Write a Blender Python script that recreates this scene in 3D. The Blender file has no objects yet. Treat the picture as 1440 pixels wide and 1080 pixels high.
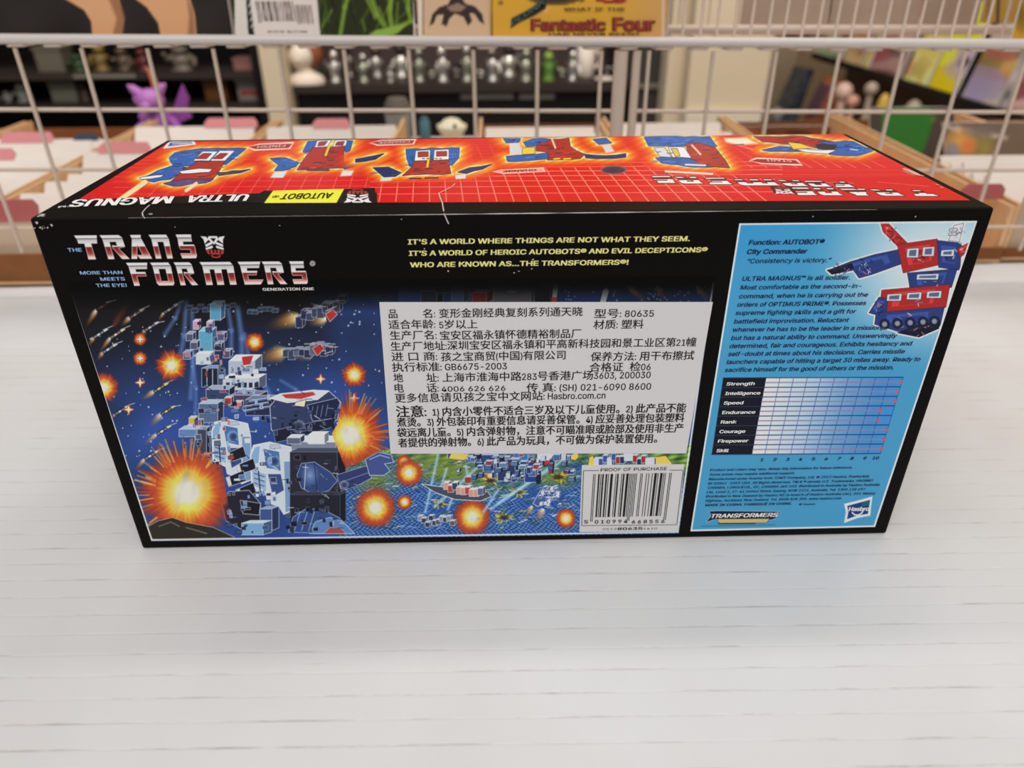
import bpy, bmesh, math, random
import numpy as np
from mathutils import Vector, Matrix, Euler

S = bpy.context.scene
COL = S.collection

# ------------------------------------------------------------------ camera
FPX = 1029.235                                  # focal length in pixels of the 1440 px wide frame
CAM = np.array([-0.00984145, -0.29683419, 0.27154698])
def rot(rx, ry, rz):
    cx, sx, cy, sy, cz, sz = math.cos(rx), math.sin(rx), math.cos(ry), math.sin(ry), math.cos(rz), math.sin(rz)
    Rx = np.array([[1, 0, 0], [0, cx, -sx], [0, sx, cx]])
    Ry = np.array([[cy, 0, sy], [0, 1, 0], [-sy, 0, cy]])
    Rz = np.array([[cz, -sz, 0], [sz, cz, 0], [0, 0, 1]])
    return Rz @ Ry @ Rx
RC = rot(1.04201562, 0.00359358212, -0.0253441112)
cd = bpy.data.cameras.new('camera')
cam = bpy.data.objects.new('camera', cd)
COL.objects.link(cam)
M4 = Matrix.Identity(4)
for i in range(3):
    for j in range(3):
        M4[i][j] = RC[i, j]
    M4[i][3] = CAM[i]
cam.matrix_world = M4
cd.sensor_fit = 'HORIZONTAL'
cd.sensor_width = 36.0
cd.lens = FPX / 1440 * 36
cd.clip_start = 0.01
cd.dof.use_dof = True
cd.dof.focus_distance = 0.347
cd.dof.aperture_fstop = 7.0
S.camera = cam

# ------------------------------------------------------------------ light
w = bpy.data.worlds.new('room_light')
S.world = w
w.use_nodes = True
w.node_tree.nodes['Background'].inputs[0].default_value = (1.0, 0.985, 0.965, 1)
w.node_tree.nodes['Background'].inputs[1].default_value = 0.24
def area(name, loc, rx, rz, sx, sy, power, col):
    l = bpy.data.lights.new(name, 'AREA')
    l.shape = 'RECTANGLE'; l.size = sx; l.size_y = sy; l.energy = power; l.color = col
    o = bpy.data.objects.new(name, l)
    o.location = loc; o.rotation_euler = (rx, 0, rz)
    COL.objects.link(o)
area('fill_lamp', (-0.9, -1.5, 1.8), math.radians(48), 0, 1.3, 0.6, 19.5, (1.0, 0.99, 0.985))  # unseen lamp, tilted to brighten the carton front from the left
area('fill_lamp', (0.8, -1.5, 1.8), math.radians(48), 0, 1.3, 0.6, 14, (1.0, 0.98, 0.97))  # weaker unseen partner on the right, turned the same way
area('fill_lamp', (-0.1, -0.12, 2.2), 0, 0, 2.4, 0.5, 9, (1.0, 0.985, 0.97))  # added overhead lamp, keeps shadow off the sheet before the carton
area('fill_lamp', (0.2, 0.7, 1.9), math.radians(50), 0, 2.6, 0.4, 34, (1.0, 0.95, 0.89))  # added lamp, tilted rearward to brighten the background
S.view_settings.view_transform = 'Standard'
S.view_settings.look = 'None'
S.view_settings.gamma = 1.0
S.view_settings.exposure = 0.0

# ------------------------------------------------------------------ helpers
def ray(px, py):
    return RC @ np.array([(px - 720) / FPX, -(py - 540) / FPX, -1.0])
def hit(px, py, axis, val):
    d = ray(px, py)
    t = (val - CAM[axis]) / d[axis]
    return CAM + t * d
def PX(px, py, x): return hit(px, py, 0, x)
def PY(px, py, y): return hit(px, py, 1, y)
def PZ(px, py, z): return hit(px, py, 2, z)
def project(P):
    c = (P - CAM) @ RC
    return 720 + FPX * c[:, 0] / -c[:, 2], 540 - FPX * c[:, 1] / -c[:, 2]
def lin(c):
    c = np.asarray(c, float) / 255.0
    return np.where(c <= 0.04045, c / 12.92, ((c + 0.055) / 1.055) ** 2.4)
def alb(c, k=0.76):
    return tuple(np.clip(lin(c) / k, 0, 0.95))

MATS = {}
def mat(name, rgb, rough=0.6, spec=0.35, metal=0.0, noise=None, k=0.76, raw=False):
    """plain or slightly mottled procedural material; rgb is a 0-255 colour as it looks under the shop light"""
    if name in MATS: return MATS[name]
    m = bpy.data.materials.new(name); m.use_nodes = True
    nt = m.node_tree; b = nt.nodes['Principled BSDF']
    c = rgb if raw else alb(rgb, k)
    b.inputs['Base Color'].default_value = (*c, 1)
    b.inputs['Roughness'].default_value = rough
    b.inputs['Specular IOR Level'].default_value = spec
    b.inputs['Metallic'].default_value = metal
    if noise:
        amt, scale = noise
        n = nt.nodes.new('ShaderNodeTexNoise'); n.inputs['Scale'].default_value = scale; n.inputs['Detail'].default_value = 4
        tc = nt.nodes.new('ShaderNodeTexCoord'); nt.links.new(tc.outputs['Object'], n.inputs['Vector'])
        r = nt.nodes.new('ShaderNodeValToRGB')
        r.color_ramp.elements[0].position = 0.3; r.color_ramp.elements[1].position = 0.7
        r.color_ramp.elements[0].color = (*[x * (1 - amt) for x in c], 1)
        r.color_ramp.elements[1].color = (*[min(1, x * (1 + amt)) for x in c], 1)
        nt.links.new(n.outputs['Fac'], r.inputs['Fac']); nt.links.new(r.outputs['Color'], b.inputs['Base Color'])
    MATS[name] = m
    return m
def print_mat(name, rough=0.42, spec=0.25):
    """printed card: ink colours carried on the mesh"""
    if name in MATS: return MATS[name]
    m = bpy.data.materials.new(name); m.use_nodes = True
    nt = m.node_tree; b = nt.nodes['Principled BSDF']
    a = nt.nodes.new('ShaderNodeAttribute'); a.attribute_name = 'ink'
    nt.links.new(a.outputs['Color'], b.inputs['Base Color'])
    b.inputs['Roughness'].default_value = rough
    b.inputs['Specular IOR Level'].default_value = spec
    MATS[name] = m
    return m

ORG = {}
def thing(name, label, cat, loc, group=None, kind=None):
    o = bpy.data.objects.new(name, None); COL.objects.link(o)
    o.empty_display_size = 0.02
    o.location = [float(v) for v in loc]
    ORG[o] = np.array(loc, float)
    tag(o, label, cat, group, kind)
    return o
def tag(o, label=None, cat=None, group=None, kind=None):
    if label: o['label'] = label
    if cat: o['category'] = cat
    if group: o['group'] = group
    if kind: o['kind'] = kind
    return o
def obj(name, me, m, parent=None, loc=None):
    """me: mesh with world coordinates; the object gets an origin at parent's / at loc"""
    me.name = name
    o = bpy.data.objects.new(name, me); COL.objects.link(o)
    if m is not None:
        for x in (m if isinstance(m, (list, tuple)) else [m]): me.materials.append(x)
    if parent is not None:
        o.parent = parent
        org = ORG[parent]; ORG[o] = org
        me.transform(Matrix.Translation([-float(v) for v in org]))
    else:
        if loc is None:
            n = len(me.vertices); a = np.empty(n * 3); me.vertices.foreach_get('co', a); a = a.reshape(-1, 3)
            loc = np.array([(a[:, 0].min() + a[:, 0].max()) / 2, (a[:, 1].min() + a[:, 1].max()) / 2, a[:, 2].min()])
        ORG[o] = np.array(loc, float)
        me.transform(Matrix.Translation([-float(v) for v in loc]))
        o.location = [float(v) for v in loc]
    return o

class MB:
    """collects shapes (with material slots) for one mesh"""
    def __init__(s): s.v = []; s.f = []; s.mi = []; s.slot = 0; s.sm = []
    def add(s, vs, fs, smooth=False):
        n = len(s.v)
        s.v += [tuple(float(c) for c in p) for p in vs]
        for f in fs:
            s.f.append(tuple(n + i for i in f)); s.mi.append(s.slot); s.sm.append(smooth)
    def box(s, a, b):
        x0, y0, z0 = a; x1, y1, z1 = b
        s.hexa([(x0, y0, z0), (x1, y0, z0), (x1, y1, z0), (x0, y1, z0), (x0, y0, z1), (x1, y0, z1), (x1, y1, z1), (x0, y1, z1)])
    def hexa(s, p):
        s.add(p, [(0, 3, 2, 1), (4, 5, 6, 7), (0, 1, 5, 4), (1, 2, 6, 5), (2, 3, 7, 6), (3, 0, 4, 7)])
    def tube(s, pts, r, n=8, cap=True):
        pts = [np.array(p, float) for p in pts]
        rs = r if isinstance(r, (list, tuple)) else [r] * len(pts)
        rings = []; up = None
        for i, p in enumerate(pts):
            d = (pts[min(i + 1, len(pts) - 1)] - pts[max(i - 1, 0)]); d /= max(1e-9, np.linalg.norm(d))
            if up is None:
                up = np.array([0, 0, 1.0]) if abs(d[2]) < 0.9 else np.array([1.0, 0, 0])
            u = np.cross(d, up); u /= np.linalg.norm(u); v = np.cross(u, d); up = v
            rings.append([p + rs[i] * (math.cos(2 * math.pi * k / n) * u + math.sin(2 * math.pi * k / n) * v) for k in range(n)])
        vs = [q for ring in rings for q in ring]; fs = []
        for i in range(len(pts) - 1):
            for k in range(n):
                a = i * n + k; b = i * n + (k + 1) % n
                fs.append((a, b, b + n, a + n))
        s.add(vs, fs, True)
        if cap:
            s.add(rings[0], [tuple(range(n))]); s.add(rings[-1], [tuple(range(n - 1, -1, -1))])
    def lathe(s, c, prof, n=20, sx=1, sy=1):
        c = np.array(c, float); vs = []; fs = []
        for (r, z) in prof:
            for k in range(n):
                t = 2 * math.pi * k / n
                vs.append(c + np.array([r * math.cos(t) * sx, r * math.sin(t) * sy, z]))
        for i in range(len(prof) - 1):
            for k in range(n):
                a = i * n + k; b = i * n + (k + 1) % n
                fs.append((a, b, b + n, a + n))
        s.add(vs, fs, True)
        s.add(vs[:n], [tuple(range(n - 1, -1, -1))]); s.add(vs[-n:], [tuple(range(n))])
    def ball(s, c, rx, ry=None, rz=None, n=14, m=9):
        ry = ry or rx; rz = rz or rx
        prof = [(math.sin(math.pi * i / m) * 1.0, -math.cos(math.pi * i / m)) for i in range(m + 1)]
        prof[0] = (0.02, -1); prof[-1] = (0.02, 1)
        c = np.array(c, float); vs = []; fs = []
        for (r, z) in prof:
            for k in range(n):
                t = 2 * math.pi * k / n
                vs.append(c + np.array([r * math.cos(t) * rx, r * math.sin(t) * ry, z * rz]))
        for i in range(m):
            for k in range(n):
                a = i * n + k; b = i * n + (k + 1) % n
                fs.append((a, b, b + n, a + n))
        s.add(vs, fs, True)
    def slab(s, poly, off):
        """a polygon (3D points) given thickness along the vector off"""
        n = len(poly); off = np.array(off, float)
        vs = [np.array(p, float) for p in poly] + [np.array(p, float) + off for p in poly]
        fs = [tuple(range(n)), tuple(range(2 * n - 1, n - 1, -1))]
        for k in range(n): fs.append((k, k + n, (k + 1) % n + n, (k + 1) % n))
        s.add(vs, fs)
    def mesh(s, fix=True):
        me = bpy.data.meshes.new('m')
        me.from_pydata(s.v, [], s.f)
        me.polygons.foreach_set('material_index', s.mi)
        me.polygons.foreach_set('use_smooth', s.sm)
        if fix:
            bm = bmesh.new(); bm.from_mesh(me); bmesh.ops.recalc_face_normals(bm, faces=bm.faces); bm.to_mesh(me); bm.free()
        me.update()
        return me

# ---- printing -----------------------------------------------------
class Ink:
    """paints ink on the points of a printed surface; positions are given as on the photographed print"""
    def __init__(s, x, y, base):
        s.x = x; s.y = y
        s.c = np.empty((len(x), 3)); s.c[:] = base
        s.a = np.zeros(len(x))
    def mix(s, idx, al, col):
        al = np.clip(al, 0, 1)
        s.c[idx] = s.c[idx] * (1 - al[:, None]) + np.asarray(col, float) * al[:, None]
        s.a[idx] = np.maximum(s.a[idx], al)
    def near(s, x0, y0, x1, y1):
        return np.nonzero((s.x > x0) & (s.x < x1) & (s.y > y0) & (s.y < y1))[0]
    def sdf(s, pts, idx):
        px = s.x[idx]; py = s.y[idx]
        d = np.full(len(idx), 1e9); ins = np.zeros(len(idx), bool)
        n = len(pts)
        for i in range(n):
            ax, ay = pts[i]; bx, by = pts[(i + 1) % n]
            ex, ey = bx - ax, by - ay
            L = ex * ex + ey * ey + 1e-12
            t = np.clip(((px - ax) * ex + (py - ay) * ey) / L, 0, 1)
            d = np.minimum(d, np.hypot(px - ax - t * ex, py - ay - t * ey))
            c = ((ay > py) != (by > py))
            if by != ay:
                ins ^= c & (px < (bx - ax) * (py - ay) / (by - ay) + ax)
        return np.where(ins, -d, d)
    def poly(s, pts, col, edge=None, ew=1.0, aa=0.9, alpha=1.0):
        xs = [p[0] for p in pts]; ys = [p[1] for p in pts]; m = ew + 2
        idx = s.near(min(xs) - m, min(ys) - m, max(xs) + m, max(ys) + m)
        if not len(idx): return
        d = s.sdf(pts, idx)
        if edge is not None: s.mix(idx, (0.5 - (d - ew) / aa) * alpha, edge)
        s.mix(idx, (0.5 - d / aa) * alpha, col)
    def line(s, pts, wd, col, alpha=1.0, aa=0.9):
        for (ax, ay), (bx, by) in zip(pts[:-1], pts[1:]):
            idx = s.near(min(ax, bx) - wd - 2, min(ay, by) - wd - 2, max(ax, bx) + wd + 2, max(ay, by) + wd + 2)
            if not len(idx): continue
            px = s.x[idx]; py = s.y[idx]; ex, ey = bx - ax, by - ay
            t = np.clip(((px - ax) * ex + (py - ay) * ey) / (ex * ex + ey * ey + 1e-12), 0, 1)
            d = np.hypot(px - ax - t * ex, py - ay - t * ey)
            s.mix(idx, (0.5 - (d - wd / 2) / aa) * alpha, col)
    def glow(s, cx, cy, rx, ry, col, alpha=1.0, p=2.0):
        idx = s.near(cx - rx, cy - ry, cx + rx, cy + ry)
        if not len(idx): return
        d = np.hypot((s.x[idx] - cx) / rx, (s.y[idx] - cy) / ry)
        s.mix(idx, alpha * np.clip(1 - d, 0, 1) ** p, col)
    def comet(s, x, y, dx, dy, wd, head=(225, 230, 240), mid=(210, 150, 80), tail=(120, 60, 30)):
        """a flame trailing from (x, y) along (dx, dy)"""
        L = math.hypot(dx, dy); ux, uy = dx / L, dy / L
        idx = s.near(min(x, x + dx) - wd * 2, min(y, y + dy) - wd * 2, max(x, x + dx) + wd * 2, max(y, y + dy) + wd * 2)
        if not len(idx): return
        rx = s.x[idx] - x; ry = s.y[idx] - y
        t = (rx * ux + ry * uy) / L; q = np.abs(rx * uy - ry * ux)
        prof = wd * (0.55 + 0.45 * np.clip(t * 5, 0, 1)) * np.clip(1.15 - t * 0.6, 0, 1)
        al = np.clip(1.3 - q / np.maximum(prof, 0.3), 0, 1) * (t > -0.02) * np.clip(1.05 - t, 0, 1) ** 1.2
        tt = np.clip(t, 0, 1)[:, None]
        col = np.where(tt < 0.4, np.asarray(head) * (1 - tt / 0.4) + np.asarray(mid) * tt / 0.4, np.asarray(mid) * (1 - (tt - 0.4) / 0.6) + np.asarray(tail) * (tt - 0.4) / 0.6)
        al = al[:, None]
        s.c[idx] = s.c[idx] * (1 - al) + col * al
    def boom(s, cx, cy, r, seed=0, core=(225, 222, 205), halo=True, sq=1.0, jag=0.12):
        """a painted fireball"""
        rr = r * 1.35
        idx = s.near(cx - rr, cy - rr, cx + rr, cy + rr)
        if not len(idx): return
        dx = s.x[idx] - cx; dy = (s.y[idx] - cy) / sq
        th = np.arctan2(dy, dx); d = np.hypot(dx, dy) / r
        rg = np.random.default_rng(seed)
        wob = np.zeros(len(idx))
        for k in (5, 9, 14, 23, 37):
            wob += rg.uniform(0.4, 1) * np.cos(k * th + rg.uniform(0, 6.28) + 3 * d)
        d2 = d * (1 + jag * wob / 2.2)
        stops = [(0.0, core), (0.2, core), (0.28, (232, 210, 130)), (0.44, (228, 186, 72)), (0.54, (214, 132, 50)), (0.66, (186, 78, 46)), (0.9, (160, 60, 42)), (1.05, (110, 42, 30))]
        xs = [q[0] for q in stops]
        col = np.stack([np.interp(d2, xs, [q[1][i] for q in stops]) for i in range(3)], 1)
        q = 9.0 / r
        nz = np.zeros(len(idx))
        for j in range(9):
            an = rg.uniform(0, 6.28); fq = q * rg.uniform(0.5, 2.6)
            nz += np.sin((dx * math.cos(an) + dy * math.sin(an)) * fq + rg.uniform(0, 6.28) + 1.6 * np.sin(dx * q * 0.7 + j) )
        d2 = d2 + np.clip(1.0 - np.abs(d - 0.45) * 2.2, 0, 1) * nz * 0.022
        col = np.stack([np.interp(d2, xs, [q_[1][i] for q_ in stops]) for i in range(3)], 1)
        wsm = np.clip((1.0 - np.abs(d - 0.4) * 2.6), 0, 1) * nz * 9
        col += wsm[:, None] * np.array([1, 0.9, 0.4])
        al = np.clip((1.05 - d2) * (3.5 if halo else 8), 0, 1)[:, None]
        s.c[idx] = s.c[idx] * (1 - al) + np.clip(col, 0, 255) * al
    def block(s, x, y, wd, ht, dx, dy, front, top, side, edge=(205, 215, 230), ew=0.6):
        """a painted crate-like hull block seen from the front with depth (dx, dy)"""
        s.poly([(x, y), (x + wd, y), (x + wd + dx, y + dy), (x + dx, y + dy)], top, edge, ew)
        if dx > 0: s.poly([(x + wd, y), (x + wd + dx, y + dy), (x + wd + dx, y + dy + ht), (x + wd, y + ht)], side, edge, ew)
        elif dx < 0: s.poly([(x, y), (x + dx, y + dy), (x + dx, y + dy + ht), (x, y + ht)], side, edge, ew)
        s.poly([(x, y), (x + wd, y), (x + wd, y + ht), (x, y + ht)], front, edge, ew)

def grid_sheet(name, quad, nx, ny, painter, m, parent, base=(10, 9, 9), keep=None, k=0.76):
    """printed sheet spanning quad (TL, TR, BR, BL as 3D points) carrying ink per vertex"""
    q = [np.array(p, float) for p in quad]
    u = np.linspace(0, 1, nx)[None, :, None]; v = np.linspace(0, 1, ny)[:, None, None]
    P = (q[0] * (1 - u) + q[1] * u) * (1 - v) + (q[3] * (1 - u) + q[2] * u) * v
    P = P.reshape(-1, 3)
    x, y = project(P)
    ink = Ink(x, y, base)
    ink.P = P
    painter(ink)
    i = np.arange(nx * ny).reshape(ny, nx)
    F = np.stack([i[1:, :-1], i[1:, 1:], i[:-1, 1:], i[:-1, :-1]], -1).reshape(-1, 4)
    if keep:
        F = F[(ink.a[F] > 0.02).any(1)]
        used = np.unique(F); remap = np.zeros(len(P), int); remap[used] = np.arange(len(used))
        F = remap[F]; P = P[used]; ink.c = ink.c[used]
    me = bpy.data.meshes.new(name)
    me.vertices.add(len(P)); me.vertices.foreach_set('co', P.ravel())
    me.loops.add(F.size); me.loops.foreach_set('vertex_index', F.ravel().astype(np.int32))
    me.polygons.add(len(F)); me.polygons.foreach_set('loop_start', np.arange(0, F.size, 4, dtype=np.int32))
    me.update(calc_edges=True)
    ca = me.color_attributes.new('ink', 'FLOAT_COLOR', 'POINT')
    rgba = np.ones((len(P), 4)); rgba[:, :3] = np.clip(lin(np.clip(ink.c, 0, 255)) / k, 0, 0.92)
    ca.data.foreach_set('color', rgba.ravel())
    me.validate()
    return obj(name, me, m, parent)

try:
    import os
    SANS = bpy.data.fonts.load(os.path.join(bpy.utils.system_resource('DATAFILES'), 'fonts', 'Inter.woff2'))
except Exception:
    SANS = None
_G = {}
def _run(s, font, res):
    key = (s, font is None, res)
    if key in _G: return _G[key]
    cu = bpy.data.curves.new('t', 'FONT')
    cu.body = s; cu.size = 1.0; cu.resolution_u = res
    if font is not None: cu.font = font
    o = bpy.data.objects.new('t', cu)
    me = bpy.data.meshes.new_from_object(o)
    n = len(me.vertices); co = np.empty(n * 3); me.vertices.foreach_get('co', co); co = co.reshape(-1, 3)[:, :2].copy()
    fs = [tuple(p.vertices) for p in me.polygons]
    bpy.data.objects.remove(o); bpy.data.curves.remove(cu); bpy.data.meshes.remove(me)
    _G[key] = (co, fs)
    return co, fs
def glyphs(s, res=3):
    """outlines of a line of type; Chinese runs come from the built-in face, the rest from the sans"""
    runs = []
    for ch in s:
        c = ord(ch) >= 0x2E80
        if runs and runs[-1][0] == c: runs[-1][1] += ch
        else: runs.append([c, ch])
    if len(runs) == 1: return _run(s, None if runs[0][0] else SANS, res)
    pitch = _run('\u56fd\u56fd', None, res)[0][:, 0].max() - _run('\u56fd', None, res)[0][:, 0].max()
    V = []; Fc = []; x = 0.0; n = 0
    for c, t in runs:
        core = t.strip()
        x += 0.26 * (len(t) - len(t.lstrip())) if core else 0
        if core:
            co, fs = _run(core, None if c else SANS, res)
            w_ = pitch * len(core) if c else co[:, 0].max() - co[:, 0].min() + 0.06
            k = np.array([1.0, 1.0]) if c else np.array([1.04, 1.26])
            if not c: w_ *= 1.04
            V.append((co - [co[:, 0].min() if not c else 0, 0]) * k + [x + (0 if c else 0.03), 0])
            Fc += [tuple(i + n for i in f) for f in fs]; n += len(co)
            x += w_
        x += 0.26 * (len(t) - len(t.rstrip()) if core else len(t))
    return np.concatenate(V), Fc
def lay(mb, s, p0, p1, ptop, fat=0.0, res=3, em=0.727):
    """sets the string s with its baseline from p0 to p1 and its capitals up to ptop (3D points)"""
    co, fs = glyphs(s, res)
    p0, p1, ptop = (np.array(p, float) for p in (p0, p1, ptop))
    x0, x1 = co[:, 0].min(), co[:, 0].max()
    u = (co[:, 0] - x0) / (x1 - x0); v = co[:, 1] / em
    a = p1 - p0; L = np.linalg.norm(a); b = ptop - p0
    q = p0 + u[:, None] * a + v[:, None] * b
    if fat <= 0:
        mb.add(q, fs); return
    # heavier weight: the same setting printed again slightly to each side
    sx = a / L * np.linalg.norm(b) / em * fat; sy = b / em * fat * 0.45
    nn = np.cross(a, b); nn /= np.linalg.norm(nn)
    for m_, (i, j) in enumerate(((-1, -1), (1, -1), (-1, 1), (1, 1))):
        mb.add(q + i * sx + j * sy + nn * (0.00002 * m_), fs)

# ------------------------------------------------------------------ the setting
BW, BH, BD = 0.40, 0.17994, 0.147939
def struct(name, mb, m):
    o = obj(name, mb.mesh(), m); o['kind'] = 'structure'; return o
mb = MB(); mb.box((-3.2, -1.6, -0.93), (3.2, 3.3, -0.90))
struct('floor', mb, mat('carpet', (95, 84, 74), 0.95, 0.1, noise=(0.2, 60)))
mb = MB(); mb.box((-3.2, 3.1, -0.90), (3.2, 3.2, 1.9))
struct('wall_back', mb, mat('wall_paint', (196, 178, 150), 0.8, 0.2, noise=(0.03, 3)))

# ------------------------------------------------------------------ table and its white sheet
tb = thing('display_table', 'plain white shop table under the white ribbed sheet and the toy carton', 'table', (0, 0.2, -0.90))
mb = MB(); mb.box((-0.93, -0.45, -0.040), (0.93, 1.05, -0.0045))
obj('tabletop', mb.mesh(), mat('table_paint', (190, 184, 176), 0.5), tb)
for sx in (-1, 1):
    for y in (-0.38, 0.98):
        mb = MB(); mb.box((sx * 0.88 - 0.025, y - 0.025, -0.90), (sx * 0.88 + 0.025, y + 0.025, -0.040))
        obj('leg', mb.mesh(), mat('table_leg', (120, 115, 110), 0.5), tb)

def sheet_mat():
    m = bpy.data.materials.new('ribbed_plastic'); m.use_nodes = True
    nt = m.node_tree; b = nt.nodes['Principled BSDF']; L = nt.links.new
    tc = nt.nodes.new('ShaderNodeTexCoord')
    mp = nt.nodes.new('ShaderNodeMapping'); mp.inputs['Rotation'].default_value = (0, 0, 0.012)
    L(tc.outputs['Object'], mp.inputs['Vector'])
    sp = nt.nodes.new('ShaderNodeSeparateXYZ'); L(mp.outputs['Vector'], sp.inputs['Vector'])
    # wobble of the rib lines
    n0 = nt.nodes.new('ShaderNodeTexNoise'); n0.inputs['Scale'].default_value = 9; L(tc.outputs['Object'], n0.inputs['Vector'])
    w0 = nt.nodes.new('ShaderNodeMath'); w0.operation = 'MULTIPLY_ADD'; w0.inputs[1].default_value = 0.0008
    L(n0.outputs['Fac'], w0.inputs[0]); L(sp.outputs['Y'], w0.inputs[2])
    f = nt.nodes.new('ShaderNodeMath'); f.operation = 'MULTIPLY'; f.inputs[1].default_value = 1 / 0.0116; L(w0.outputs[0], f.inputs[0])
    fr = nt.nodes.new('ShaderNodeMath'); fr.operation = 'FRACT'; L(f.outputs[0], fr.inputs[0])
    d = nt.nodes.new('ShaderNodeMath'); d.operation = 'SUBTRACT'; d.inputs[1].default_value = 0.5; L(fr.outputs[0], d.inputs[0])
    ab = nt.nodes.new('ShaderNodeMath'); ab.operation = 'ABSOLUTE'; L(d.outputs[0], ab.inputs[0])
    mr = nt.nodes.new('ShaderNodeMapRange'); mr.inputs['From Min'].default_value = 0.015; mr.inputs['From Max'].default_value = 0.075
    mr.inputs['To Min'].default_value = 1; mr.inputs['To Max'].default_value = 0; L(ab.outputs[0], mr.inputs['Value'])
    # darker tone along the rib lines only here and there
    mp2 = nt.nodes.new('ShaderNodeMapping'); mp2.inputs['Scale'].default_value = (28, 150, 1); L(tc.outputs['Object'], mp2.inputs['Vector'])
    n1 = nt.nodes.new('ShaderNodeTexNoise'); n1.inputs['Scale'].default_value = 1.0; n1.inputs['Detail'].default_value = 5; n1.inputs['Roughness'].default_value = 0.7
    L(mp2.outputs['Vector'], n1.inputs['Vector'])
    r1 = nt.nodes.new('ShaderNodeMapRange'); r1.inputs['From Min'].default_value = 0.47; r1.inputs['From Max'].default_value = 0.80; L(n1.outputs['Fac'], r1.inputs['Value'])
    p = nt.nodes.new('ShaderNodeMath'); p.operation = 'MULTIPLY'; L(mr.outputs[0], p.inputs[0]); L(r1.outputs[0], p.inputs[1])
    # broad faint stains
    n2 = nt.nodes.new('ShaderNodeTexNoise'); n2.inputs['Scale'].default_value = 6; n2.inputs['Detail'].default_value = 6; L(tc.outputs['Object'], n2.inputs['Vector'])
    cr = nt.nodes.new('ShaderNodeValToRGB')
    cr.color_ramp.elements[0].position = 0.35; cr.color_ramp.elements[0].color = (*alb((191, 189, 188)), 1)
    cr.color_ramp.elements[1].position = 0.65; cr.color_ramp.elements[1].color = (*alb((199, 199, 199)), 1)
    L(n2.outputs['Fac'], cr.inputs['Fac'])
    mx = nt.nodes.new('ShaderNodeMix'); mx.data_type = 'RGBA'
    L(p.outputs[0], mx.inputs['Factor']); L(cr.outputs['Color'], mx.inputs['A']); mx.inputs['B'].default_value = (*alb((148, 143, 139)), 1)
    # thin scratches
    mp3 = nt.nodes.new('ShaderNodeMapping'); mp3.inputs['Rotation'].default_value = (0, 0, 0.9); mp3.inputs['Scale'].default_value = (14, 240, 1); L(tc.outputs['Object'], mp3.inputs['Vector'])
    n3 = nt.nodes.new('ShaderNodeTexNoise'); n3.inputs['Scale'].default_value = 1; n3.inputs['Detail'].default_value = 2; L(mp3.outputs['Vector'], n3.inputs['Vector'])
    r3 = nt.nodes.new('ShaderNodeMapRange'); r3.inputs['From Min'].default_value = 0.73; r3.inputs['From Max'].default_value = 0.80; r3.inputs['To Max'].default_value = 0.35; L(n3.outputs['Fac'], r3.inputs['Value'])
    mx2 = nt.nodes.new('ShaderNodeMix'); mx2.data_type = 'RGBA'
    L(r3.outputs[0], mx2.inputs['Factor']); L(mx.outputs['Result'], mx2.inputs['A']); mx2.inputs['B'].default_value = (*alb((150, 143, 138)), 1)
    L(mx2.outputs['Result'], b.inputs['Base Color'])
    b.inputs['Roughness'].default_value = 0.5; b.inputs['Specular IOR Level'].default_value = 0.3
    # real ribs
    sn = nt.nodes.new('ShaderNodeMath'); sn.operation = 'MULTIPLY'; sn.inputs[1].default_value = -1; L(mr.outputs[0], sn.inputs[0])
    bp = nt.nodes.new('ShaderNodeBump'); bp.inputs['Strength'].default_value = 0.12; bp.inputs['Distance'].default_value = 0.0006
    L(sn.outputs[0], bp.inputs['Height']); L(bp.outputs['Normal'], b.inputs['Normal'])
    return m
YL, YR = 0.365, 0.395                       # the rear edge of the sheet runs a little askew
mb = MB()
mb.hexa([(-0.92, -0.42, -0.0045), (0.92, -0.42, -0.0045), (0.92, 0.407, -0.0045), (-0.92, 0.352, -0.0045),
         (-0.92, -0.42, 0), (0.92, -0.42, 0), (0.92, 0.407, 0), (-0.92, 0.352, 0)])
tag(obj('plastic_sheet', mb.mesh(), sheet_mat()), 'white ribbed plastic sheet lying under the black toy carton', 'sheet')

# ------------------------------------------------------------------ toy carton
toy = thing('toy_box', 'black glossy toy carton with red printed top, standing on the white ribbed sheet', 'box', (0, BD / 2, 0))
def F(px, py, e=0.0001):
    return PY(px, py, -e)
def G(px, py, e=0.0001):
    return PZ(px, py, BH + e)
def fquad(pts, e=0.0001): return [F(*p, e) for p in pts]
def gquad(pts, e=0.0001): return [G(*p, e) for p in pts]
def line_of_type(mb, s, x0, y0, x1, cap, fat=0.0, lean=0.0, e=0.0003, em=0.727, res=3):
    p0 = F(x0, y0, e); p1 = p0.copy(); p1[0] = F(x1, y0 - 0.0155 * (x1 - x0), e)[0]
    h = F(x0, y0 - cap, e)[2] - p0[2]
    lay(mb, s, p0, p1, p0 + np.array([lean * h, 0, h]), fat, res, em)

# the card body, softly rounded along its folds
bm = bmesh.new(); bmesh.ops.create_cube(bm, size=1)
for v in bm.verts: v.co = Vector((v.co.x * BW, (v.co.y + 0.5) * BD, (v.co.z + 0.5) * BH))
bmesh.ops.bevel(bm, geom=list(bm.edges), offset=0.0016, segments=3, affect='EDGES', profile=0.6)
me = bpy.data.meshes.new('carton'); bm.to_mesh(me); bm.free()
for p in me.polygons: p.use_smooth = False
obj('carton', me, mat('black_card', alb((12, 10, 9)), 0.5, 0.07, raw=True), toy)

PRINT = print_mat('printed_card', 0.45, 0.1)
PRINT_TOP = print_mat('printed_card_top', 0.36, 0.13)

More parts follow.
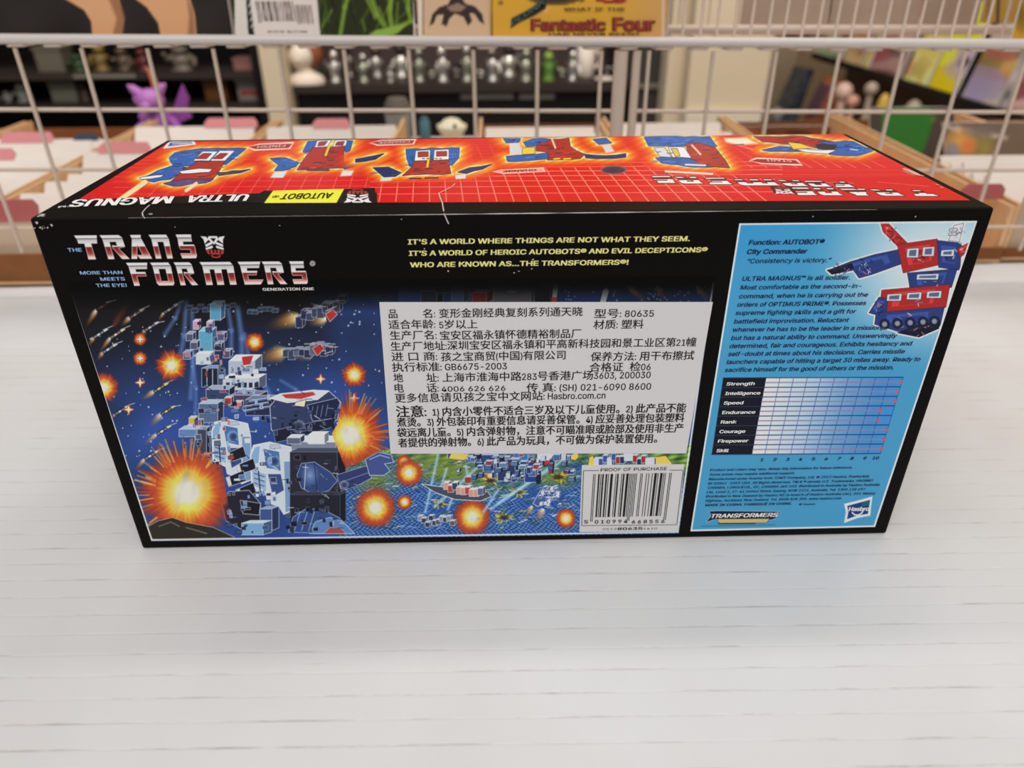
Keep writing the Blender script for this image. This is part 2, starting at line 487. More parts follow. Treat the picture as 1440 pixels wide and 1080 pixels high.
# --- battle picture (plain generic space scene)
rnd = random.Random(7)
def picture(k):
    x, y = k.x, k.y
    g = np.clip((y - 405) / 75, 0, 1)
    blue = np.clip((y - 430) / 130, 0, 1) * np.clip((x - 70 + (y - 430) * 0.75) / 270, 0.18, 1)
    right = np.clip((x - 420) / 60, 0, 1) * np.clip((y - 398) / 14, 0, 1)
    b = np.maximum(blue, right * 0.72)[:, None]
    k.c = np.array([24, 22, 24]) * (1 - b) + np.array([46, 72, 134]) * b
    # deep and pale drifts
    k.c += (np.sin(x * 0.031 + y * 0.017) * np.sin(y * 0.043 - x * 0.012))[:, None] * np.array([5, 9, 22]) * b
    # ground at the lower right: sea, coast and meadow
    gi = np.nonzero((y > 632 - (x - 560) * 0.02) & (x > 478))[0]
    t = np.clip((y[gi] - (645 + 18 * np.sin(x[gi] * 0.02))) / 40, 0, 1)[:, None]
    rg = np.random.default_rng(3)
    n = rg.random(len(gi))[:, None]
    land = np.array([92, 128, 58]) + (np.sin(x[gi] * 0.21 + y[gi] * 0.5) * np.sin(x[gi] * 0.07 - y[gi] * 0.33))[:, None] * np.array([60, 58, 22])
    wv = (np.sin(x[gi] * 0.9 + 2 * np.sin(y[gi] * 0.31)) * np.sin(y[gi] * 1.3 + 1.5 * np.sin(x[gi] * 0.17)))[:, None]
    sea = np.array([58, 96, 158]) + (n - 0.5) * np.array([50, 54, 50]) + wv * np.array([48, 50, 40])
    k.c[gi] = np.clip(land * (1 - t) + sea * t, 0, 255)
    for (cx, cy, rx, ry) in ((700, 655, 60, 30), (765, 700, 40, 24), (800, 665, 30, 20), (640, 720, 50, 20)):
        k.glow(cx, cy, rx, ry, (40, 75, 150), 0.9, 0.6)
    for (cx, cy, rx, ry) in ((610, 655, 55, 26), (650, 668, 60, 20), (530, 675, 45, 25), (785, 672, 36, 20)):
        k.glow(cx, cy, rx, ry, (120, 140, 50), 0.8, 0.8)
    for _ in range(520):
        a = rnd.uniform(490, 815); c = rnd.uniform(645, 745)
        L = rnd.uniform(3, 12)
        k.line([(a, c), (a + L, c - L * rnd.uniform(-0.2, 0.5))], rnd.uniform(0.7, 1.6), rnd.choice([(30, 60, 40), (60, 105, 55), (190, 190, 80), (150, 185, 215), (30, 50, 120), (95, 140, 200), (40, 70, 50), (120, 150, 90), (214, 226, 236)]), 0.75)
    # light beams rising
    for (ax, ay, bx, by, wd) in ((250, 520, 262, 425, 8), (268, 560, 270, 440, 7), (325, 500, 320, 430, 7), (340, 520, 334, 432, 9), (360, 590, 344, 470, 6), (392, 590, 372, 540, 5), (430, 560, 395, 535, 4), (232, 470, 255, 425, 6), (275, 590, 270, 500, 5)):
        for q in range(3):
            k.line([(ax, ay), ((ax + bx) / 2 + 3, (ay + by) / 2), (bx, by)], wd * (1 - q * 0.3), (110, 150, 220), 0.22, 5)
    # stars
    for _ in range(230):
        a = rnd.uniform(112, 560); c = rnd.uniform(425, 660)
        r_ = rnd.choice([0.5, 0.6, 0.7, 1.0])
        k.glow(a, c, r_ * 2, r_ * 2, (215, 220, 235), 0.95, 0.8)
    for _ in range(60):
        k.glow(rnd.uniform(690, 1000), rnd.uniform(402, 424), 1.6, 1.6, (200, 205, 230), 0.8, 0.8)
    # small craft with flame trails
    craft = [(137, 433, -16, 26, 5, (120, 70, 70)), (184, 444, -14, 14, 5, (150, 130, 130)), (157, 472, -18, 24, 4, (220, 200, 170)), (205, 462, -6, 10, 4, (190, 190, 200)),
             (133, 472, -8, 14, 4, (200, 205, 215)), (146, 493, -9, 13, 4, (200, 205, 215)), (218, 548, -20, 14, 5, (210, 200, 140)), (228, 580, -18, 20, 6, (190, 190, 150)),
             (222, 608, -22, 18, 4, (200, 205, 220)), (205, 643, -16, 18, 4, (200, 205, 220)), (232, 437, -10, 14, 3, (170, 165, 165)), (163, 580, -6, 8, 3, (180, 190, 210))]
    for (a, c, dx, dy, wd, col) in craft:
        k.comet(a - 1, c + 2, dx, dy, wd * 0.8)
        for j in range(4):
            t = j / 3
            k.poly([(a + t * 14 - 2, c - t * 9 + 2), (a + t * 14 + 5 - t * 3, c - t * 9 - 3 + t * 2), (a + t * 14 + 6, c - t * 9), (a + t * 14, c - t * 9 + 4)], tuple(v * (0.6 + 0.4 * (j % 2)) for v in col), (20, 20, 26), 0.8)
        k.line([(a + 12, c - 8), (a + 26, c - 10 - (dy % 5))], 1.2, (190, 188, 188), 0.8)
    k.comet(160, 458, 26, -42, 5, (90, 45, 30), (80, 42, 30), (50, 30, 26))
    # fireballs
    for (a, c, r_, sd) in ((197, 477, 10, 1), (197, 504, 11, 2), (146, 545, 23, 3), (241, 514, 24, 4), (358, 481, 15, 5), (498, 527, 19, 6)):
        k.boom(a, c, r_ * 0.92, sd, jag=0.11)
    for (a, c) in ((197, 538), (181, 576), (451, 533), (498, 560), (197, 477), (197, 504)):
        k.poly([(a - 6, c), (a - 1.5, c - 1.5), (a, c - 6), (a + 1.5, c - 1.5), (a + 6, c), (a + 1.5, c + 1.5), (a, c + 6), (a - 1.5, c + 1.5)], (240, 220, 190), (190, 90, 50), 1.2)
    # larger freighters with twin flames
    for (ox, oy, s_) in ((416, 450, 1.0), (398, 498, 1.0)):
        k.comet(ox + 4, oy - 4, -46 * s_, 14, 11, (238, 228, 170), (220, 150, 70), (120, 60, 40))
        k.comet(ox + 42, oy - 2, -28 * s_, 8, 8, (238, 228, 170), (220, 170, 90), (120, 60, 40))
        for j in range(9):
            a = ox + j * 7.5 * s_; c = oy - 6 - j * (2.9 if oy < 470 else 0.6) + rnd.uniform(-4, 3)
            k.block(a, c, 9 * s_, 8 + 6 * rnd.random(), 4, -4, rnd.choice([(60, 66, 90), (90, 98, 120), (44, 50, 80)]), (130, 138, 158), (38, 42, 60), (150, 160, 182), 0.7)
        for j in range(10):
            a = ox + rnd.uniform(0, 70); c = oy - 6 - (a - ox) * (0.38 if oy < 470 else 0.08) + rnd.uniform(-8, 10)
            k.line([(a, c), (a + rnd.uniform(4, 14), c + rnd.uniform(-6, 3))], 1.2, rnd.choice([(180, 188, 205), (30, 32, 50), (210, 190, 150)]), 0.9)
        k.poly([(ox + 42, oy - 8), (ox + 52, oy - 14), (ox + 58, oy - 8), (ox + 48, oy + 2)], (170, 50, 50), (220, 190, 190), 0.7)
    # pods fading into the black at the top
    for (a, c, s_) in ((262, 432, 1.1), (348, 436, 1.0), (520, 418, 0.8), (292, 428, 0.9)):
        for j in range(6):
            b0 = a + j * 7 * s_; c0 = c + rnd.uniform(-3, 3)
            k.block(b0, c0, 7 * s_, 4 * s_, 2, -2, (46, 56, 78), (80, 92, 118), (30, 36, 54), (105, 118, 145), 0.6)
    # --- generic white and blue orbital dock: stacked hull blocks, tanks and fins
    LB, WH, DK, TL = (112, 150, 196), (198, 208, 222), (36, 40, 58), (86, 150, 180)
    k.block(296, 428, 14, 22, 6, -5, TL, (120, 180, 205), (46, 90, 120))
    k.block(280, 466, 18, 28, 6, -6, (92, 160, 190), (140, 196, 214), (50, 96, 130))
    for (a, c) in ((262, 470), (306, 470), (268, 482), (302, 484), (258, 496), (314, 494)):
        k.block(a, c, 9, 9, 4, -4, (80, 84, 112), (150, 160, 180), (40, 44, 66))
    k.block(272, 452, 7, 11, 3, -3, (200, 150, 170), (225, 190, 205), (120, 70, 100)); k.block(291, 453, 7, 10, 3, -3, (190, 150, 190), (225, 190, 215), (110, 70, 110))
    k.block(276, 498, 20, 14, 5, -4, WH, (232, 238, 244), (110, 120, 140))
    k.block(284, 518, 22, 26, 10, -4, (30, 38, 58), LB, (70, 84, 112)); k.line([(291, 520), (291, 543)], 1, WH); k.line([(299, 520), (299, 543)], 1, WH)
    k.block(322, 508, 36, 18, 10, -9, (170, 182, 200), (222, 228, 236), (86, 96, 120))
    k.poly([(340, 502), (356, 500), (352, 512), (342, 514)], (180, 50, 50), WH, 0.6)
    k.block(314, 532, 50, 16, 10, -6, (188, 198, 214), (228, 234, 240), (80, 90, 118))
    for j in range(6): k.poly([(318 + 8 * j, 538), (323 + 8 * j, 538), (323 + 8 * j, 545), (318 + 8 * j, 545)], DK)
    k.block(290, 548, 32, 22, 8, -6, (54, 68, 104), (150, 168, 196), (30, 36, 58)); k.block(324, 556, 40, 16, 12, -6, (74, 62, 96), (120, 120, 160), (36, 36, 60))
    k.block(280, 568, 26, 26, 8, -6, (84, 104, 140), (170, 186, 208), (40, 48, 74))
    for (a, c, col) in ((316, 560, (160, 60, 60)), (330, 566, (190, 120, 130)), (262, 600, (200, 150, 110)), (266, 588, (200, 170, 80)), (274, 592, (180, 60, 60))):
        k.block(a, c, 9, 8, 3, -3, col, (210, 190, 190), (70, 40, 50))
    k.block(252, 604, 24, 10, 8, -5, (96, 128, 178), (170, 190, 218), (40, 56, 92)); k.block(278, 604, 12, 44, 5, -5, (60, 66, 86), (150, 158, 176), (34, 38, 54))
    k.block(284, 640, 10, 20, 4, -3, (150, 100, 80), (196, 160, 140), (70, 50, 50))
    # long pale prow, a plain wedge with panel lines
    k.block(346, 562, 34, 22, 10, -6, (40, 46, 74), (110, 124, 156), (28, 32, 52))
    for j in range(3): k.line([(344, 566 + 6 * j), (378, 560 + 6 * j)], 3, (96, 112, 150)); k.line([(344, 565 + 6 * j), (378, 559 + 6 * j)], 0.9, WH)
    k.poly([(380, 572), (392, 556), (440, 549), (462, 550), (479, 566), (474, 590), (440, 608), (392, 612), (382, 604)], (52, 62, 98), WH, 0.9)
    k.poly([(380, 560), (394, 554), (440, 549), (462, 550), (446, 562), (404, 566)], (206, 214, 224), (240, 244, 248), 0.7)
    k.poly([(396, 555), (440, 551), (444, 555), (424, 561), (402, 560)], (180, 60, 62)); k.poly([(416, 566), (430, 562), (428, 572), (414, 570)], (232, 226, 190), DK, 0.7)
    k.poly([(432, 570), (474, 560), (478, 566), (470, 588), (440, 592)], (34, 42, 70), WH, 0.6)
    for j in range(4): k.line([(440 + 7 * j, 572 - j), (437 + 7 * j, 588 - j)], 0.9, (120, 136, 170))
    k.poly([(384, 606), (440, 594), (472, 588), (468, 600), (430, 612), (388, 622)], (30, 34, 54), (150, 162, 186), 0.6)
    k.glow(420, 600, 10, 10, (150, 165, 195), 0.9, 0.4); k.glow(420, 600, 7, 7, (38, 44, 70), 1, 0.3)
    # twin towers
    for (ox, oy, sc) in ((296, 590, 1.0), (350, 622, 1.12)):
        q = lambda a, c: (ox + a * sc, oy + c * sc)
        k.poly([q(2, 16), q(6, 4), q(26, 0), q(52, 6), q(56, 24), q(58, 84), q(44, 90), q(38, 80), q(24, 76), q(22, 66), q(4, 58)], WH, (244, 247, 250), 0.9)
        k.poly([q(3, 16), q(8, 6), q(14, 5), q(12, 26), q(3, 28)], (128, 168, 208), (225, 232, 240), 0.6)
        k.poly([q(18, 8), q(38, 12), q(40, 36), q(22, 32)], (70, 110, 168), (220, 230, 240), 0.7); k.glow(*q(31, 24), 9 * sc, 9 * sc, (150, 180, 214), 0.9, 0.4); k.glow(*q(32, 24), 6 * sc, 6 * sc, (30, 48, 92), 1, 0.4)
        k.poly([q(4, 34), q(22, 40), q(22, 62), q(5, 54)], (150, 178, 208), (235, 240, 245), 0.6)
        for j in range(3): k.line([q(7, 39 + 6 * j), q(19, 43 + 6 * j)], 1.4, (60, 92, 140))
        k.line([q(12, 36), q(14, 60)], 1.6, DK)
        k.poly([q(24, 40), q(40, 40), q(44, 60), q(30, 68)], (54, 76, 128), (190, 204, 224), 0.6)
        k.poly([q(44, 24), q(56, 24), q(58, 84), q(46, 88)], (120, 150, 190), (225, 234, 242), 0.6)
        k.poly([q(27, 3), q(38, 3), q(40, 7), q(28, 8)], (180, 192, 210), (110, 122, 146), 0.5)
    # black buttresses between them
    for j in range(4):
        a, c = 318 + (j % 2) * 14, 632 + j * 17
        k.poly([(a, c + 6), (a + 24, c - 4), (a + 28, c + 10), (a + 4, c + 18)], (30, 30, 40), WH, 0.7); k.poly([(a, c + 6), (a + 5, c + 4), (a + 8, c + 16), (a + 4, c + 18)], (200, 208, 220))
    k.poly([(312, 706), (322, 692), (350, 690), (366, 708), (366, 738), (340, 744), (318, 732)], (36, 36, 50), (150, 170, 205), 1.0)
    k.poly([(338, 704), (366, 708), (364, 724), (342, 722)], (26, 26, 34), WH, 0.7)
    k.block(366, 716, 16, 30, 10, -4, (60, 84, 140), (130, 156, 196), (36, 50, 88)); k.block(340, 736, 30, 16, 12, -4, (120, 165, 205), (190, 212, 232), (60, 90, 130))
    # tanks and crane arm to the right of the towers
    k.block(410, 622, 62, 10, 14, -9, (120, 130, 150), (214, 220, 228), (60, 70, 96)); k.block(404, 616, 18, 8, 6, -5, (90, 100, 126), (206, 212, 222), (50, 58, 84)); k.block(434, 612, 22, 12, 6, -5, (214, 218, 226), (240, 242, 246), (110, 118, 136))
    k.block(408, 636, 66, 62, 12, -6, (42, 42, 54), (70, 76, 96), (28, 28, 38), (120, 128, 150), 0.5)
    k.poly([(418, 668), (424, 652), (442, 650), (464, 664), (474, 676), (462, 690), (440, 694), (424, 686)], (50, 70, 120), (170, 188, 214), 0.7); k.glow(436, 668, 14, 18, (130, 160, 206), 0.85, 1); k.line([(430, 653), (428, 688)], 1, (190, 204, 224)); k.line([(442, 651), (446, 692)], 1, (30, 40, 74))
    k.poly([(474, 668), (516, 655), (522, 672), (500, 684), (480, 690)], (48, 60, 106), (170, 180, 206), 0.7); k.line([(480, 678), (520, 664)], 1, (120, 136, 176)); k.glow(484, 682, 7, 7, (160, 176, 206), 0.9, 0.4); k.glow(484, 682, 4.5, 4.5, (40, 48, 84), 1, 0.4)
    k.poly([(514, 646), (532, 636), (550, 640), (553, 650), (540, 652), (548, 662), (540, 668), (520, 668)], (66, 82, 140), (200, 208, 226), 0.8); k.line([(520, 646), (534, 640), (548, 644)], 1.4, (150, 166, 204))
    for j in range(4): k.line([(500 + 0.5 * j, 700), (480 + 6 * j, 676)], 0.6, (60, 70, 96), 0.6)
    k.block(408, 696, 70, 40, 8, -4, (34, 36, 46), (52, 56, 72), (26, 28, 36), (90, 96, 112), 0.5)
    k.poly([(406, 748), (412, 728), (430, 716), (452, 716), (476, 728), (498, 750)], (52, 76, 130), (140, 166, 208), 0.9)
    k.poly([(436, 750), (444, 734), (464, 728), (482, 734), (498, 750)], (92, 128, 182), (180, 202, 228), 0.8); k.poly([(456, 750), (464, 742), (478, 742), (486, 750)], (150, 80, 80), (200, 160, 170), 0.6)
    for a in (414, 424, 434): k.line([(a, 746), (a + 8, 720)], 1.2, (150, 178, 214), 0.8)
    # greebles, all over the dock
    for _ in range(170):
        a = rnd.uniform(282, 500); c = rnd.uniform(512, 744)
        if (a > 470 and c < 660) or (a > 380 and c < 548) or (a < 330 and c > 660) or (a - 282) * 0.8 + 560 < c - 60: continue
        k.line([(a, c), (a + rnd.choice([5, 8, 0]), c + rnd.choice([0, 1, 5]))], 0.9, rnd.choice([(225, 230, 238), (26, 30, 46), (140, 164, 198), (26, 30, 46)]), 0.85)
    def panels(box, n, cols, edge, inside):
        for _ in range(n):
            a = rnd.uniform(box[0], box[2]); c = rnd.uniform(box[1], box[3])
            if not inside(a, c): continue
            wd = rnd.choice([2.5, 3.5, 5, 8]); ht = rnd.choice([2, 3, 4.5, 6]); sk = 0.3 * ht * 0.35
            k.poly([(a, c), (a + wd, c - 0.8), (a + wd + sk, c + ht), (a + sk, c + ht)], rnd.choice(cols), rnd.choice(edge), 0.5, alpha=0.92)
    STEEL = [(40, 46, 72), (70, 90, 136), (120, 146, 186), (26, 28, 44), (96, 104, 128), (150, 172, 204), (52, 60, 96)]
    EDG = [(190, 202, 222), (222, 228, 238), (18, 20, 34), (18, 20, 34), (140, 158, 190)]
    panels((262, 498, 326, 650), 80, STEEL + [(150, 70, 74), (186, 130, 110)], EDG, lambda a, c: abs(a - 296) < 18 + (c - 498) * 0.09)
    panels((322, 512, 380, 590), 34, STEEL + [(206, 212, 222)], EDG, lambda a, c: True)
    panels((400, 640, 474, 744), 46, [(34, 36, 48), (48, 52, 68), (26, 26, 36), (70, 76, 96)], [(84, 92, 112), (20, 20, 28), (110, 120, 142)], lambda a, c: not (418 < a < 470 and 648 < c < 696))
    panels((384, 568, 470, 610), 26, [(40, 48, 78), (64, 76, 114), (30, 34, 56)], [(150, 164, 192), (20, 22, 36)], lambda a, c: c > 612 - (a - 380) * 0.25 - 24)
    panels((306, 600, 400, 706), 30, [(150, 174, 206), (204, 214, 226), (84, 116, 166), (44, 58, 98), (110, 140, 184)], EDG, lambda a, c: (300 < a < 352 and 598 < c < 676) or (352 < a < 412 and 636 < c < 716))
    panels((254, 424, 330, 500), 34, [(70, 76, 104), (96, 150, 178), (40, 44, 66), (130, 130, 160), (170, 120, 140)], EDG, lambda a, c: abs(a - 290) < 8 + abs(c - 440) * 0.5)
    panels((312, 688, 380, 748), 24, [(30, 32, 44), (60, 80, 124), (110, 146, 190), (44, 50, 72)], EDG, lambda a, c: True)
    # big fireballs
    def star_rays(cx, cy, r0, r1, n, cols, a0=0, a1=6.283):
        for j in range(n):
            th = a0 + (a1 - a0) * rnd.random(); q0 = r0 * rnd.uniform(0.9, 1.1); q1 = r1 * rnd.uniform(0.8, 1.1)
            k.line([(cx + q0 * math.cos(th), cy + q0 * math.sin(th)), (cx + q1 * math.cos(th), cy + q1 * math.sin(th))], rnd.uniform(0.8, 2.2), rnd.choice(cols), 0.6, 1.5)
    # keep-outs are painted again by the towers in front, so the fireballs use a mask of the free sky
    sky = lambda a, c: not ((a > 300 and 590 < c < 720))
    save = k.c.copy()
    k.boom(263, 694, 66, 11, jag=0.07)
    star_rays(263, 694, 50, 76, 90, [(190, 75, 40), (225, 150, 60), (150, 50, 32), (236, 190, 110)], 2.2, 5.4)
    k.poly([(206, 742), (222, 733), (242, 728), (262, 735), (300, 742), (330, 756), (214, 758)], (46, 44, 38), (200, 190, 160), 0.6)
    k.line([(224, 740), (240, 734), (252, 740)], 2, (96, 94, 84)); k.line([(262, 742), (290, 750)], 2, (104, 98, 82))
    back = (k.x > 318 + np.clip((690 - k.y) * -0.15, -6, 8)) & (k.y < 746)
    tw = (k.x > 298) & (k.y < 652)
    k.c[back | tw] = save[back | tw]
    save = k.c.copy()
    k.boom(492, 612, 50, 12, jag=0.08)
    star_rays(492, 612, 34, 58, 60, [(190, 75, 40), (225, 150, 60), (150, 50, 32)], -1.9, 0.9)
    ship = k.sdf([(380, 548), (462, 548), (480, 566), (474, 596), (466, 610), (474, 630), (486, 660), (380, 680)], np.arange(len(k.x))) < 0.5
    arm = k.sdf([(476, 668), (514, 646), (532, 636), (550, 640), (553, 650), (548, 664), (500, 684)], np.arange(len(k.x))) < 0.5
    k.c[ship | arm] = save[ship | arm]
    # small ones over the meadow
    for (a, c, r_, sd) in ((568, 650, 11, 20), (575, 665, 20, 21), (528, 714, 30, 22), (569, 706, 11, 23), (664, 727, 27, 24), (796, 729, 15, 25), (690, 668, 9, 26)):
        k.boom(a, c, r_, sd, jag=0.06)
    for (a, c, r_) in ((785, 671, 15), (729, 692, 12), (709, 728, 14), (618, 709, 10), (690, 676, 13)):
        for _ in range(26):
            th = rnd.uniform(0, 6.283); q = r_ * rnd.uniform(0.5, 1.2)
            k.line([(a + 5 * math.cos(th), c + 2 * math.sin(th)), (a + q * math.cos(th), c + 0.6 * q * math.sin(th))], 1.2, rnd.choice([(228, 200, 70), (120, 110, 40), (170, 160, 60)]), 0.9)
        k.glow(a, c, r_ * 0.55, r_ * 0.26, (52, 44, 34), 1, 0.3)
    for (ax, ay, bx, by) in ((818, 630, 700, 708), (780, 652, 690, 716), (616, 640, 598, 720), (690, 640, 612, 712), (640, 690, 630, 716), (700, 690, 680, 720), (628, 660, 620, 685), (655, 655, 662, 690)):
        k.line([(ax, ay), (bx, by)], 5, (150, 195, 232), 0.45, 3); k.line([(ax, ay), (bx, by)], 1.6, (200, 225, 245), 0.5, 2)
    # barge, hovercraft and container stacks, all generic
    k.poly([(594, 681), (612, 684), (686, 692), (690, 698), (676, 704), (640, 702), (612, 692)], (70, 74, 90), (220, 226, 236), 0.9)
    for j in range(9): k.block(624 + 6 * j, 680 + j * 1.2 + rnd.uniform(-3, 2), 7, 9, 3, -3, rnd.choice([(176, 66, 60), (56, 66, 100), (200, 150, 130), (90, 100, 130)]), (210, 214, 224), (40, 44, 62))
    for (a, c, wd, ht, col) in ((676, 640, 30, 14, (48, 70, 120)), (700, 646, 24, 30, (44, 58, 100)), (680, 652, 18, 14, (90, 110, 150)), (738, 650, 18, 28, (40, 64, 130)), (722, 636, 20, 14, (66, 110, 170)), (756, 634, 24, 16, (205, 208, 214)), (630, 634, 18, 10, (40, 60, 100))):
        k.block(a, c, wd, ht, 5, -4, col, (150, 176, 210), (30, 40, 72), (205, 216, 230), 0.7)
    k.poly([(758, 646), (776, 648), (776, 654), (757, 652)], (180, 60, 60))
    for (a, c, wd) in ((646, 638, 30), (806, 638, 16), (832, 648, 10), (930, 648, 30)):
        k.poly([(a - wd / 2, c + 7), (a - wd * 0.3, c - 5), (a + wd * 0.2, c - 7), (a + wd / 2, c + 4), (a + wd * 0.2, c + 9)], (222, 196, 92), (90, 80, 40), 0.8)
    for j in range(14): k.block(836 + 6 * j, 640 + rnd.uniform(-2, 6), 6, 9, 2, -2, rnd.choice([(60, 84, 150), (150, 50, 56), (200, 205, 214), (40, 50, 84)]), (190, 200, 216), (30, 34, 56))
    k.poly([(760, 690), (774, 684), (782, 692), (770, 706), (756, 712), (750, 708)], (66, 90, 150), (215, 224, 236), 0.8); k.comet(748, 712, -10, 18, 4, (240, 226, 190)); k.comet(764, 716, -12, 22, 5, (240, 226, 190))
    for _ in range(70):
        a = rnd.uniform(640, 800); c = rnd.uniform(634, 672)
        wd = rnd.choice([4, 6, 9]); k.block(a, c, wd, rnd.choice([3, 5, 8]), 2, -2, rnd.choice([(44, 60, 108), (70, 100, 150), (30, 36, 60), (190, 198, 210), (140, 60, 60), (90, 120, 160)]), (170, 190, 214), (28, 34, 58), rnd.choice([(200, 210, 226), (24, 28, 46)]), 0.5)
    for _ in range(26):
        a = rnd.uniform(754, 786); c = rnd.uniform(684, 712)
        k.block(a, c, 3.5, 3, 1.5, -1.5, rnd.choice([(66, 90, 150), (200, 210, 224), (36, 50, 96)]), (190, 205, 226), (30, 40, 76), (214, 222, 234), 0.4)
    for j in range(10): k.block(588 + 5 * j, 728 + rnd.uniform(-3, 8), 6, 6, 2, -2, rnd.choice([(50, 60, 84), (130, 140, 160), (90, 84, 90)]), (190, 196, 206), (34, 38, 52))
    # strip above the white label
    for (a, c, wd, ht, col) in ((592, 410, 22, 20, (56, 60, 74)), (635, 404, 16, 22, (86, 104, 150)), (692, 402, 54, 24, (120, 122, 130)), (752, 404, 22, 22, (40, 42, 54)), (664, 412, 20, 14, (150, 60, 60)), (612, 404, 14, 8, (44, 46, 56))):
        k.block(a, c, wd, ht, 9, -5, tuple(v * 0.75 for v in col), col, tuple(v * 0.5 for v in col), (120, 124, 136), 0.6)
    k.glow(720, 410, 14, 5, (60, 62, 70), 1, 0.3); k.glow(720, 410, 9, 3, (130, 132, 138), 1, 0.3)
    k.poly([(776, 426), (778, 402), (781, 397), (785, 402), (782, 426)], (190, 188, 196), (60, 60, 84), 0.8); k.poly([(776, 418), (783, 418), (782, 426), (775, 426)], (180, 70, 60))
    k.poly([(843, 428), (848, 408), (853, 404), (856, 410), (851, 428)], (210, 214, 224), (40, 50, 90), 0.9)
    for (a, c, dx, dy) in ((884, 403, 28, 24), (924, 402, 12, 24), (980, 402, 18, 24)):
        k.comet(a, c, dx, dy, 4.5, (200, 190, 180), (180, 110, 70), (110, 60, 60))
    # fades into black along the top
    fade = np.clip((k.y - (405 - 4 * (k.x > 560) - 4 * (k.x > 760))) / np.where(k.x > 560, 12, 34), 0, 1)[:, None] ** 0.8
    k.c = k.c * fade + np.array([12, 11, 11]) * (1 - fade)
    # white keyline down both sides and along the bottom
    for (pa, pb) in (((98.5, 412), (213.5, 759)), ((213.5, 759.5), (953, 748)), ((1003, 398), (953, 748))):
        k.line([pa, pb], 2.0, (222, 219, 214), 0.95)
    dim = np.clip((k.y - 398) / 40, 0.15, 1)
    k.c *= np.where(k.y < 440, dim, 1)[:, None]
grid_sheet('picture_panel', fquad([(95, 397), (1006, 389), (954.5, 750), (213, 761.5)]), 1150, 520, picture, PRINT, toy)

# --- title lettering
LET = {
 'T': [[(0, 1), (1, 1), (.96, .84), (.93, .66), (.66, .66), (.70, 0), (.36, 0), (.36, .66), (.10, .66), (.08, .84)]],
 'R': [[(0, 1), (.84, 1), (.96, .9), (1, .5), (.72, .44), (1.08, 0), (.74, 0), (.42, .46), (.44, .58), (.66, .56), (.64, .72), (.36, .72), (.40, 0), (.12, 0), (.08, .84)]],
 'A': [[(.20, 1), (.70, 1), (.68, .88), (1.0, 0), (.42, 0), (.30, .17), (.56, .17), (.44, .56), (.28, 0), (0, 0), (.24, .84)]],
 'N': [[(0, 1), (.90, 1), (1, .84), (1.0, 0), (.70, 0), (.68, .70), (.38, .70), (.40, 0), (.10, 0), (.09, .84)]],
 'S': [[(0, 1), (.90, 1), (.88, .84), (.88, .70), (.34, .70), (.34, .58), (.94, .58), (1, .5), (1, .1), (.92, 0), (.10, 0), (.04, .22), (.66, .22), (.66, .36), (.10, .36), (.04, .46), (.06, .84)]],
 'F': [[(0, 1), (1, 1), (.92, .72), (.38, .72), (.38, .60), (.80, .60), (.84, .40), (.38, .40), (.40, 0), (.13, 0), (.08, .84)]],
 'O': [[(0, 1), (.90, 1), (1, .86), (1, .1), (.92, 0), (.20, 0), (.10, .1), (.08, .84)], [(.36, .72), (.70, .72), (.70, .2), (.37, .2)]],
 'M': [[(0, 1), (.92, 1), (1, .84), (1, 0), (.80, 0), (.78, .68), (.62, .68), (.62, 0), (.41, 0), (.40, .68), (.26, .68), (.27, 0), (.07, 0), (.06, .84)]],
 'E': [[(0, 1), (1, 1), (.9, .72), (.36, .72), (.36, .60), (.80, .60), (.74, .40), (.36, .40), (.38, .22), (1.02, .22), (.86, 0), (.14, 0), (.08, .84)]],
}
def emblem(k, fx, top=(225, 222, 222), low=(165, 60, 55)):
    """the mirrored face-like crest: fx maps (0..1 across, 0..1 upward) to print position"""
    P = lambda pts: [fx(*p) for p in pts]
    for mx in (0, 1):
        m = (lambda a: a) if not mx else (lambda a: 1 - a)
        for poly_, c in ((((0, 1), (.24, .96), (.30, .82), (.12, .64), (.10, .84)), top), (((.32, .99), (.5, 1.0), (.5, .9), (.38, .9), (.5, .72), (.5, .6), (.27, .86)), top),
                         (((.13, .60), (.40, .74), (.44, .64), (.15, .48)), top),
                         (((.12, .44), (.42, .56), (.44, .46), (.36, .42), (.14, .36)), top),
                         (((.12, .34), (.26, .36), (.27, .12), (.18, .17)), low), (((.30, .37), (.40, .38), (.40, .22), (.46, .22), (.46, .36), (.5, .36), (.5, .13), (.31, .13)), low),
                         (((.28, .10), (.38, .10), (.40, .04), (.5, .04), (.5, -.03), (.36, -.01)), low)):
            k.poly([fx(m(a), b) for a, b in poly_], c, None, aa=0.8)
